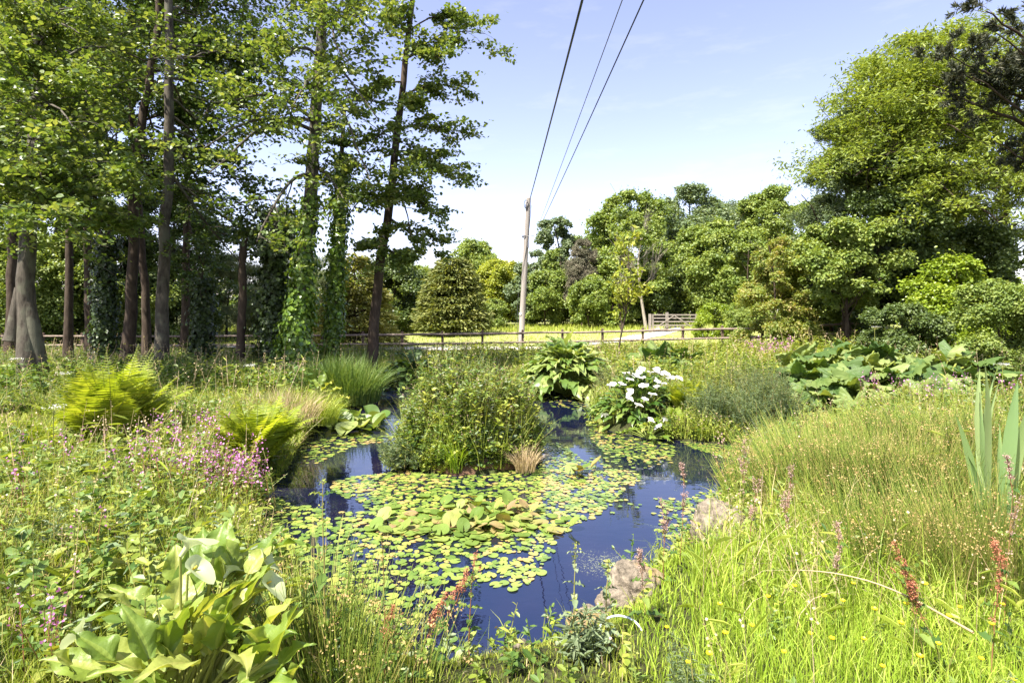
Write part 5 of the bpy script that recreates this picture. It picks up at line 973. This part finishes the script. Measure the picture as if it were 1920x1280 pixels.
# ---- water plants
def pad_mesh(seed,k=14,notch=.35,wave=.03):
    r=rng(seed); th=np.linspace(notch,2*np.pi-notch,k); rim=np.stack([np.cos(th),np.sin(th),np.zeros(k)],1)*(1+.04*np.sin(th*3+seed))[:,None]; rim[:,2]=wave*np.sin(th*2+seed)+.004
    V=np.vstack([[[.12,0,.01]],rim]); return V,[[0,i,i+1] for i in range(1,k)]
r=rng(500)
zones=[ # pixel outline, count, size range
 ([(620,905),(760,880),(1000,880),(1080,905),(1160,905),(1130,940),(1060,1000),(880,1000),(700,960)],1500,(.035,.06)),
 ([(640,960),(800,960),(1040,990),(1010,1060),(960,1100),(860,1090),(740,1180),(640,1130),(600,1040)],700,(.035,.065)),
 ([(1000,840),(1040,830),(1090,870),(1200,890),(1140,950),(1060,960),(1000,900)],700,(.03,.05)),
 ([(1100,860),(1260,850),(1250,870),(1150,885)],60,(.03,.05)),([(1100,790),(1160,815),(1260,835),(1250,860),(1150,860),(1110,830)],330,(.03,.055)),
 ([(465,985),(505,935),(590,955),(620,1000),(540,1010)],170,(.04,.07)),([(480,1010),(560,1010),(600,1060),(560,1100),(500,1050)],110,(.035,.06)),
 ([(560,840),(640,810),(740,820),(640,845),(580,870)],150,(.04,.075)),([(1040,740),(1130,745),(1090,770),(1030,760)],60,(.04,.07)),
 ([(1250,815),(1390,832),(1480,840),(1390,862),(1300,842)],900,(.02,.035)),([(1250,940),(1340,920),(1330,990),(1290,1020),(1240,1000)],130,(.03,.05)),
 ([(1130,1060),(1180,1050),(1190,1090),(1140,1100)],10,(.035,.05)),([(1480,770),(1600,765),(1620,785),(1510,800)],160,(.04,.08)),([(620,700),(1010,738),(1010,750),(690,730)],90,(.05,.09)),
 ([(900,1080),(960,1060),(1000,1090),(930,1110)],8,(.04,.055)),([(1100,900),(1300,960),(1280,980),(1080,960)],16,(.025,.04)),([(700,1150),(830,1190),(900,1240),(820,1240),(700,1210)],12,(.04,.06))]
pads=[]
for poly,n,(s0,s1) in zones:
    P=np.array([G(x,y,WZ)[:2] for x,y in poly]); lo,hi=P.min(0),P.max(0); got=0; tries=0
    q=r.uniform(lo,hi,(n*16,2)); q=q[sd_poly(P,q[:,0],q[:,1])<.05*np.sin(q[:,0]*9)+.04]; q=q[sd_poly(POND,q[:,0],q[:,1])<-.05]
    q=q[((q[:,0]-ISL[0])/ISL[2])**2+((q[:,1]-ISL[1])/ISL[3])**2>1.03][:int(n*1.8)]
    for a in q: pads.append((a[0],a[1],r.uniform(s0*.55,s1*1.1)*.68))
pads=np.array(pads); order=np.argsort(-(pads[:,2]/pads[:,1])); pads=pads[order]
acc_=[]; cell={}
for p in pads:                                           # thin out pads that would lie on each other
    c=(int(p[0]/.09),int(p[1]/.09)); ok=True
    for dx in (-1,0,1):
        for dy in (-1,0,1):
            for o_ in cell.get((c[0]+dx,c[1]+dy),()):
                if (o_[0]-p[0])**2+(o_[1]-p[1])**2<(.64*(o_[2]+p[2]))**2: ok=False
    if ok: cell.setdefault(c,[]).append(p); acc_.append(p)
pads=np.array(acc_); vis=(np.abs((pads[:,0]/pads[:,1]))<.88)
protos=[]
for k in range(6):
    a=Acc(); V,f=pad_mesh(k); a.add(V,f,[.05,.3,.45,.6,.8,1.0][k]); o=a.build('lily_pad',M_pad); protos.append(o)
PL='small round floating leaf lying flat on the pond among hundreds like it'; PG='small round floating leaves on the pond'
for k,p in enumerate(pads[:300]):
    o=protos[k] if k<6 else protos[int(r.choice(6,p=[.2,.27,.25,.15,.08,.05]))].copy()
    if k>=6: SC.collection.objects.link(o)
    o.location=(p[0],p[1],WZ+.004+.0015*(k%4)); o.rotation_euler=(r.normal(0,.03),r.normal(0,.03),r.uniform(0,6.28)); o.scale=(p[2],p[2]*r.uniform(.85,1),p[2]); tag(o,PL,'lily pad',PG)
A=Acc(); rest=pads[300:]
for k in range(4):
    V,f=pad_mesh(k+10,10); s=rest[k::4]; n=len(s); an=r.uniform(0,6.28,n); d=np.stack([np.cos(an),np.sin(an),r.normal(0,.03,n)],1)
    A.inst(V,[np.array(f)],np.c_[s[:,:2],WZ+.004+.006*r.uniform(0,1,n)],frames(norm(d),np.tile([0,0,1.],(n,1))+r.normal(0,.03,(n,3))),s[:,2],r.uniform(0,1,n)**1.2)
stuff(A,'floating_leaves',M_pad,'carpet of tiny round floating leaves spread over the pond beyond the larger ones','floating leaves')

def lily_clump(label,spots_,seed,mat=None,stand=.5,mats=None):
    r=rng(seed); c0=np.mean([G(a,b,WZ) for a,b,*_ in spots_],0); T=thing('water_lily',label,'water lily',(c0[0],c0[1],WZ)); L=Acc(); S=Acc()
    for (px,py,R) in spots_:
        g=G(px,py,WZ); nr,na=4,22; th=np.linspace(.16,2*np.pi-.16,na); s=np.linspace(0,1,nr); V=np.zeros((nr,na,3)); V[:,:,0]=s[:,None]*R*np.cos(th); V[:,:,1]=s[:,None]*R*np.sin(th)*.92
        cup=r.uniform(-.1,.45)*stand*2; V[:,:,2]=R*(cup*s[:,None]**2*np.abs(np.sin(th))[None]+.06*np.sin(th*3+r.uniform(0,6))[None]*s[:,None]**2)
        q=[[i*na+j,(i+1)*na+j,(i+1)*na+j+1,i*na+j+1] for i in range(nr-1) for j in range(na-1)]
        st=r.uniform(0,1)<stand; tilt=r.uniform(.15,.9) if st else r.uniform(0,.06); z=.02+(math.sin(tilt)*R*.9+.02 if st else .008*r.uniform(0,1)); V=turn(V.reshape(-1,3),tilt,r.uniform(0,6.28))
        L.add(V+g+np.array([0,0,z]),q,r.uniform(0,1),0,True)
        if st: S.add(*_tube(np.array([[c0[0]*.3+g[0]*.7,c0[1]*.3+g[1]*.7,WZ-.1],g+[0,0,z*.5],g+[0,0,z]]),.006,5),.5)
    part(L,'leaves',mat or M_padb,T)
    if S.n: part(S,'stalks',M_stem,T)
    return T
r=rng(510)
def sp(cx,cy,wx,wy,n,R): return [(cx+r.normal(0,.5)*wx,cy+r.normal(0,.5)*wy,R*r.uniform(.7,1.2)) for _ in range(n)]
lily_clump('water lily with crowded upturned leaves in the middle of the pond',sp(900,975,120,36,170,.066),511,stand=.28)
lily_clump('water lily with large shiny upright leaves left of the island',sp(668,798,52,14,50,.16),512,M_skunk,stand=.85)
lily_clump('small isolated water lily with three folded leaves right of the island',[(1078,888,.11),(1092,886,.11),(1084,893,.10),(1070,892,.08),(1118,882,.10)],513,stand=.9)
lily_clump('single broad lily leaf with a curled rim on the open blue water',[(1041,998,.085),(1026,990,.06)],514,stand=.1)
lily_clump('water lily with pale upturned leaves at the narrow water arm',[(1425,836,.18),(1455,838,.17),(1470,822,.15),(1490,806,.15),(1440,828,.15),(1500,795,.13)],515,M_gunn,stand=.6)
lily_clump('bronze-tinged water lily leaves lying flat at the left of the crowded lily',sp(770,985,60,26,40,.07),516,stand=.1)
lily_clump('water lily leaves floating below the white-flowered arum',sp(1150,800,36,16,30,.09),517,stand=.3)

# ---- rocks
from mathutils import noise as mnoise
def rock(label,c,s,seed,group='rocks edging the pond'):
    r=rng(seed); n1,n2=60,96; V=[]; o3=Vector(r.uniform(0,50,3))
    for i in range(n1):
        for j in range(n2):
            a=math.pi*i/(n1-1); b=2*math.pi*j/n2; d=np.array([math.sin(a)*math.cos(b),math.sin(a)*math.sin(b),math.cos(a)]); d=np.sign(d)*np.abs(d)**.75
            v=Vector(d); k=1+.20*mnoise.noise(v*1.1+o3)+.10*mnoise.fractal(v*3.2+o3,.9,2.1,5)-.10*max(0,.12-abs(mnoise.noise(v*2.0+o3*2)))*6*.12/.12*.5
            V.append(d*k*np.array(s))
    q=[[i*n2+j,(i+1)*n2+j,(i+1)*n2+(j+1)%n2,i*n2+(j+1)%n2] for i in range(n1-1) for j in range(n2)]
    an=r.uniform(0,3); ca,sa=math.cos(an),math.sin(an); V=np.array(V)@np.array([[ca,sa,0],[-sa,ca,0],[0,0,1]])
    a=Acc(); a.add(V,q,.5,0,True); o=a.build('rock',M_rock); o.location=[float(x) for x in c]; tag(o,label,'rock',group); return o
rock('large orange-flecked rock standing at the near right edge of the water',G(1190,1105,-.1)+[.02,.06,-.03],(.18,.16,.17),601)
rock('rounded tan rock at the foot of the rush bed, beside the water',G(1345,1030,-.15)+[.0,.0,.06],(.19,.19,.30),602)
rock('pale flat-topped stone at the bottom centre of the near bank',G(968,1262,-.2),(.16,.12,.13),603)
rock('low brown rock between the orange-flecked rock and the pale flat stone',G(1105,1180,-.2),(.13,.12,.11),604)
rock('pale stone half hidden by dock stems left of the flat-topped one',G(805,1275,-.2),(.13,.09,.09),605)
rock('small grey stone in the grass at the lower left of the near bank',G(690,1262,-.15)+[0,-.05,0],(.15,.1,.08),606)
rock('low tan rock behind the white plastic rim',G(1150,1135,-.15)+[.02,.0,0],(.12,.10,.10),607)
rock('dark mossy rock where the spit meets the water under the fern',G(1282,812,-.28),(.16,.14,.12),608)
# pale plastic rim in the grass
cR=G(1165,1210,-.05); a=Acc(); th=np.linspace(-.1*np.pi,1.25*np.pi,26); tubes(a,np.stack([cR[0]+.115*np.cos(th),cR[1]+.09*np.sin(th),cR[2]+.06+.05*np.sin(th)],1)[None],.006,8); tag(a.build('plastic_rim',M_plastic),'pale blue-white plastic rim poking up from the grass by the low tan rock','plastic tub rim')

# ---- individual wild flowers and tall stems
def stalk_plant(name,label,cat,pos,h,seed,nl,ls,lmat,smat,lean=(0,0),rad=.004,head=None,hmat=None,hn=0,hs=.02,hspan=.25,hsp=.02,tmpl='n',asp=1.3,pairs=True,group=None,branch=0,lpitch=.2):
    r=rng(seed); T=thing(name,label,cat,pos,group); m=10; t=np.linspace(0,1,m); P=np.array(pos)+np.stack([lean[0]*h*t**1.5,lean[1]*h*t**1.5,h*t],1)+np.cumsum(r.normal(0,.004*h,(m,3)),0)
    S=Acc(); tubes(S,P[None],(rad*(1-.65*t))[None],6,r.uniform(0,1)); heads=[P[int(m*(1-hspan)):]]
    for k in range(branch):
        i=r.integers(m//2,m-1); a=r.uniform(0,6.28); e=P[i]+np.array([math.cos(a)*.05*h,math.sin(a)*.05*h,.24*h])+(P[-1]-P[i])*.3*np.array([1,1,0]); B=np.linspace(P[i],e,6); B[:,2]+=.02*np.sin(np.linspace(0,3,6)); tubes(S,B[None],rad*.5,4,.5); heads.append(B[2:])
    part(S,'stem',smat,T)
    if nl:
        L=Acc(); tt=np.repeat(np.linspace(.10,.93,nl//2),2) if pairs else r.uniform(.05,.95,nl); n=len(tt); x=tt*(m-1); i=np.clip(x.astype(int),0,m-2); f=(x-i)[:,None]; pos_=P[i]*(1-f)+P[i+1]*f
        a=np.tile([0,np.pi],n)[:n]+np.repeat(np.arange((n+1)//2)*1.57,2)[:n]+r.normal(0,.2,n) if pairs else r.uniform(0,6.28,n)
        for j in range(n):
            V,q=leaf_surface(ls*(1.15-.7*tt[j])*r.uniform(.8,1.2),ls*.36*asp*(1.15-.7*tt[j]),OVAL,r,r.uniform(.3,1.1),.3,.008,4,7); L.add(put(V,pos_[j],a[j],lpitch+r.normal(.15,.2),r.normal(0,.2)),q,r.uniform(0,1),0,True)
        part(L,'leaves',lmat,T)
    if hn:
        Hd=Acc(); C=np.concatenate(heads); k=r.integers(0,len(C),hn); scatter_leaves(Hd,C[k]+r.normal(0,hsp,(hn,3)),hs,r,up=.3,tmpl='4'); part(Hd,head or 'flower_head',hmat,T)
    return T
tall=[(608,1.98+.75,.92,'tall leafy stem rising in front of the dark pool at the left',M_herb,(.0,0)),(722,2.9,.62,'slim brown-stemmed plant silhouetted on the lily leaves',M_herb,(-.02,0)),(790,3.1,.48,'short stem with narrow leaves right of the slim brown one',M_herbg,(.05,0)),
      (330,2.2,.66,'stout bare-based stem crossing the arum leaves',M_herb,(-.12,.0)),(285,2.25,.60,'brown stem with toothed leaves beside the stout one',M_herb,(-.03,0)),(265,3.0,.75,'upright stem with paired leaves in the pink flower bank',M_herb,(0,0)),(135,3.2,.62,'leafy stem in front of the feathery thistle at the left',M_herb,(.02,0)),
      (955+120,2.75,.55,'thin plant with few leaves against the blue water',M_herbg,(.0,0)),(1135,2.9,.40,'short thin stem in front of the orange-flecked rock',M_herbg,(.05,0)),(880,2.9,.42,'reddish leafy stem leaning over the near water',M_herb,(.05,0)),(655,3.4,.60,'green stem with paired leaves at the near left edge of the pool',M_herb,(.02,0))]
for i,(px,Y,h,lb,mt,ln) in enumerate(tall): stalk_plant('wild_plant',lb,'wild plant',ground(px,Y),h,700+i,14,.13 if i in (0,3,4,5) else .09,mt,M_rstem if i in(1,4,9) else M_stem,ln,.0048,'buds',M_herby,40,.012,.12,.008)
dk=[(800,2.75,.42,(.55,.1),'dark red dock head leaning right over the near water'),(770,2.6,.36,(.5,.1),'second leaning dock head just below the first, paler'),(720,2.6,.30,(.1,0),'short upright dock beside the two leaning ones'),(1245,3.6,.50,(.0,0),'red-flowered sorrel standing beside the orange-flecked rock'),(1275,3.9,.56,(.05,0),'tan sorrel head above the large rocks'),
    (1735,2.6,.50,(-.25,0),'bright rust-red dock leaning left in the fresh grass at the right'),(1770,2.6,.44,(-.5,0),'rust-red dock bent far over in the fresh grass at the right'),(1860,2.5,.52,(.1,0),'dock head at the right edge of the near grass'),(1565,3.0,.45,(.05,0),'straw-coloured dock at the foot of the rushes'),(1490,3.4,.48,(-.1,0),'pinkish dock left of the straw-coloured one'),
    (1400,3.6,.5,(.1,0),'brown dock behind the rounded tan rock'),(1390,4.2,.62,(0,0),'tall pinkish dock at the edge of the water'),(1880,2.9,.75,(.05,0),'tall tan dock beside the sword leaves'),(1470,4.0,.5,(.1,0),'dock with cream seeds in the rush bed'),(1210,3.1,.30,(-.1,0),'small pink dock below the plastic rim')]
for i,(px,Y,h,ln,lb) in enumerate(dk):
    stalk_plant('dock_plant',lb,'dock',ground(px,Y),h*1.1,730+i,8,.10,M_herb,M_rstem,ln,.003,'seed_head',M_palepink if 'pink' in lb or 'tan' in lb or 'straw' in lb or 'cream' in lb else M_dock,620,.0085,.5,.0065,branch=5)
# silver thistle-like plants and feathery dark green clumps
def feathery(pos,n,h,rad,seed,label,mat=M_blue,name='feathery_plant',cat='waterside plant',ls=.085,nl=60,head=None):
    r=rng(seed); T=thing(name,label,cat,pos); A=Acc(); a=r.uniform(0,6.28,n); u=np.sqrt(r.uniform(0,1,n)); b=np.stack([pos[0]+np.cos(a)*u*rad,pos[1]+np.sin(a)*u*rad,np.full(n,pos[2])],1); herb_mass(A,r,b,h*(1-.5*u**2)*r.uniform(.7,1.1,n),nl,ls,0,1,lean=.22,tmpl='n',asp=.45,lt=(.08,1)); part(A,'foliage',[mat,M_stem],T); return T
feathery(ground(1085,2.75),9,.34,.08,751,'silvery leafy plant at the water edge in the centre foreground',M_herbg,ls=.09,nl=30)
feathery(G(1340,800,-.15),110,.85,.36,752,'feathery blue-green plant in the middle of the planted spit')
feathery(G(1440,812,-.15),150,1.05,.48,753,'tall feathery blue-green plant at the right end of the spit')
feathery(G(1400,770,-.05),140,.95,.65,754,'feathery green clump behind the tall blue-green one',M_grey)
feathery(G(760,870,-.25),60,.42,.30,755,'drooping feathery plant trailing in the water at the left of the island')
feathery(G(900,745,-.1),80,.75,.5,756,'soft grey-green plumes rising behind the island',M_grey)
feathery(ground(95,3.7),16,.50,.14,757,'dark bristly thistle clump in the left foreground',M_blue,ls=.08)
feathery(ground(1290,2.35),10,.30,.10,758,'small feathery sprig in the fresh grass at the bottom right of centre',M_blue,ls=.05)
feathery(ground(1870,2.1),8,.34,.08,759,'dark feathery sprig at the bottom right corner',M_blue,ls=.05)
feathery(G(1330,760,0),90,.8,.6,760,'pale leafy mound behind the yellow fern on the spit',M_herby,ls=.09,nl=26)
feathery(G(1150,735,-.05),60,.7,.4,761,'grey-green leafy stems right of the big glossy mound',M_grey,ls=.09,nl=26)
# pink flowers
def pinks(pos,n,h,rad,seed,label,hn=9,hs=.026,mat=None,group='clumps of pink wildflowers'):
    r=rng(seed); T=thing('pink_wildflower',label,'wildflower',pos,group); A=Acc(); B=Acc(); a=r.uniform(0,6.28,n); u=np.sqrt(r.uniform(0,1,n)); b=np.stack([pos[0]+np.cos(a)*u*rad,pos[1]+np.sin(a)*u*rad,np.full(n,pos[2])],1)
    P=herb_mass(A,r,b,h*r.uniform(.7,1.15,n),9,.07,0,1,lean=.18); part(A,'stems',[M_herb,M_rstem],T)
    k=np.repeat(np.arange(n),hn); q=P[k,-1]+r.normal(0,1,(len(k),3))*np.array([.022,.022,.05]); scatter_leaves(B,q,hs,r,up=.2,tmpl='4',aspect=1.4); part(B,'petals',mat or M_pink,T)
pk=[(345,5.3,.50,.4,26,'large pink wildflower clump in the middle of the left bank'),(410,5.2,.48,.35,34,'densest magenta wildflower clump, touching the small yellow fern'),(450,5.5,.50,.35,40,'magenta wildflower clump leaning over the pond below the small fern'),(365,6.2,.5,.4,20,'pale pink wildflower clump in front of the tall yellow fern'),
    (200,6.4,.45,.5,10,'scattered pink wildflowers at the foot of the tall yellow fern'),(110,5.4,.45,.4,8,'sparse pink wildflowers left of the main bank'),(30,3.9,.62,.15,5,'tall pink wildflower at the far left edge'),(200,3.6,.46,.15,4,'small bright pink wildflower in the middle of the left foreground'),
    (60,2.5,.34,.12,6,'pink wildflower group low in the left corner'),(95,2.6,.42,.10,4,'pale pink wildflower just above the lower left group'),(1440,17,.8,.8,40,'hazy pink wildflower patch in front of the small maple'),(1700,9.6,.5,.8,22,'pink wildflowers among the rushes below the right giant rhubarb'),(1830,9.6,.5,.6,16,'pink wildflowers at the right edge beyond the sword leaves'),
    (300,4.6,.55,.35,14,'pink wildflower clump in front of the large one'),(560,12.2,.6,.5,14,'faded pink wildflowers by the ivy alder'),(1390,6.0,.55,.2,10,'pink-tipped stems at the water edge left of the rushes')]
for i,(px,Y,h,rad,n,lb) in enumerate(pk): pinks(ground(px,Y),int(n*1.1),h,rad,770+i,lb,hn=9 if n>12 else 7,hs=.015+.0011*Y,mat=M_palepink if 'faded' in lb or 'tipped' in lb else M_pink)
# umbels (cow parsley) and buttercups
r=rng(800)
proto=thing('buttercup','yellow buttercup in the fresh grass of the near right bank','buttercup',(0,0,0),'buttercups in the near grass')
a=Acc(); tubes(a,np.array([[[0,0,0],[.005,0,.12],[.0,.004,.25],[.0,0,.36]]]),.0015,4); a.build('stem',M_stem,proto)
a=Acc()
for k in range(5):
    V,q=leaf_surface(.017,.019,ROUND,r,-.5,.1,.0,4,5); a.add(put(V,(0,0,.36),k*1.257,.35),q,.5,0,True)
a.build('petals',M_yflow,proto)
bc=[(1545,1140),(1580,1132),(1640,1165),(1700,1155),(1735,1120),(1760,1215),(1520,1180),(1655,1245),(1440,1130),(1360,1210),(1290,1240),(1900,1270),(1860,1190),(1800,1150),(1490,1105),(1600,1090),(1690,1195),(1470,1230),(1840,1240),(1350,1150),(1560,1210),(1620,1200),(1780,1180),(1410,1180),(1330,1260),(1725,1260),(1250,1170),(1880,1130)]
for i,(px,py) in enumerate(bc):
    Y=(CZ-.30)*F/(py-HY); x=(px-CX)/F*Y; o=proto if i==0 else dup(proto,(x,Y,Hs(x,Y)),r.uniform(0,6),r.uniform(.75,1.0)); o.location=(float(x),float(Y),Hs(x,Y)-.02)
for i,(px,Y,h,lb) in enumerate([(1640,17,1.25,'white umbel flower standing above the giant rhubarb'),(1880,9.2,.75,'white flat flower near the right edge'),(100,6.0,.7,'pale cow parsley left of the tall fern'),(120,7.4,.9,'pale cow parsley in front of the tall fern'),(30,10,.9,'pale cow parsley in the shade at the far left'),(470,9.5,.8,'single pale flower head between the fern and the pond')]):
    pos=ground(px,Y); T=thing('umbel_flower',lb,'wildflower',pos); rr=rng(810+i); a=Acc(); tubes(a,np.linspace(pos,pos+[0,0,h],5)[None],.005,5); top=pos+np.array([0,0,h])
    e=top+np.c_[rr.normal(0,.05,(14,2)),np.full(14,.03)]; tubes(a,np.stack([np.tile(top-[0,0,.06],(14,1)),e],1),.002,3); part(a,'stem',M_stem,T); b=Acc(); k=np.repeat(np.arange(14),9); scatter_leaves(b,e[k]+rr.normal(0,.014,(len(k),3))*[1,1,.8],.010,rr,up=.2,tmpl='q'); part(b,'flower_head',M_white,T)
# long dry stalk lying across the grass, and tall flowering grasses
a=Acc(); p=curve_pts([Q(1500,1068,3.0),Q(1560,1072,2.9),Q(1640,1090,2.8),Q(1720,1125,2.65),Q(1825,1185,2.4)],16); tubes(a,p[None],np.linspace(.003,.006,16)[None],5); tag(a.build('dry_stalk',M_straw),'long pale dry stalk lying slantwise across the near right grass','dry stalk')
a=Acc(); r=rng(820)
for (y0,y1,n,h) in ((2.2,4.5,120,.55),(4.5,9,500,.75),(9,16,700,.9),(16,25,600,.9)):
    q=density(region_w(r,n,wedge(y0,y1)),r,.7,.2,1.2,y0*2); q=q[~nearbank(q)]; q=q[~lawn(q)]; q=q[~((q[:,0]>2.6)&(q[:,1]<12)&(r.uniform(0,1,len(q))<.85))]; herb_mass(a,r,q,h*r.uniform(.7,1.15,len(q)),3,.2,0,1,wid=.0016+.0003*y0,lean=.2,tmpl='n',asp=.25,hn=7,hs=.011+.0014*y0,hmat=2,hspan=.28,hsp=.018)
stuff(a,'flowering_grass',[M_grass,M_straw,M_straw],'tall grasses with pale tan flower heads scattered round the pond','grass')
# woodland floor under the trees
a=Acc(); q=region_w(r,5200,np.array([[-17,9],[-6.5,9.5],[-4.3,13.5],[-3.4,17],[-4,25],[-26,26],[-22,14]])); herb_mass(a,r,q,r.uniform(.15,.55,len(q)),12,.12,0,1,wid=.006,lean=.3,asp=1.4)
b=np.repeat(q[::2],8,0); b=b+np.c_[r.normal(0,.2,(len(b),2)),np.zeros(len(b))]; blades(a,b,r.uniform(.15,.5,len(b)),.014,r.normal(0,.4,(len(b),2)),r,3,None,2)
stuff(a,'woodland_floor_plants',[M_dark,M_stem,M_grassd],'shaded grass and low herbs under the woodland trees','ground cover')
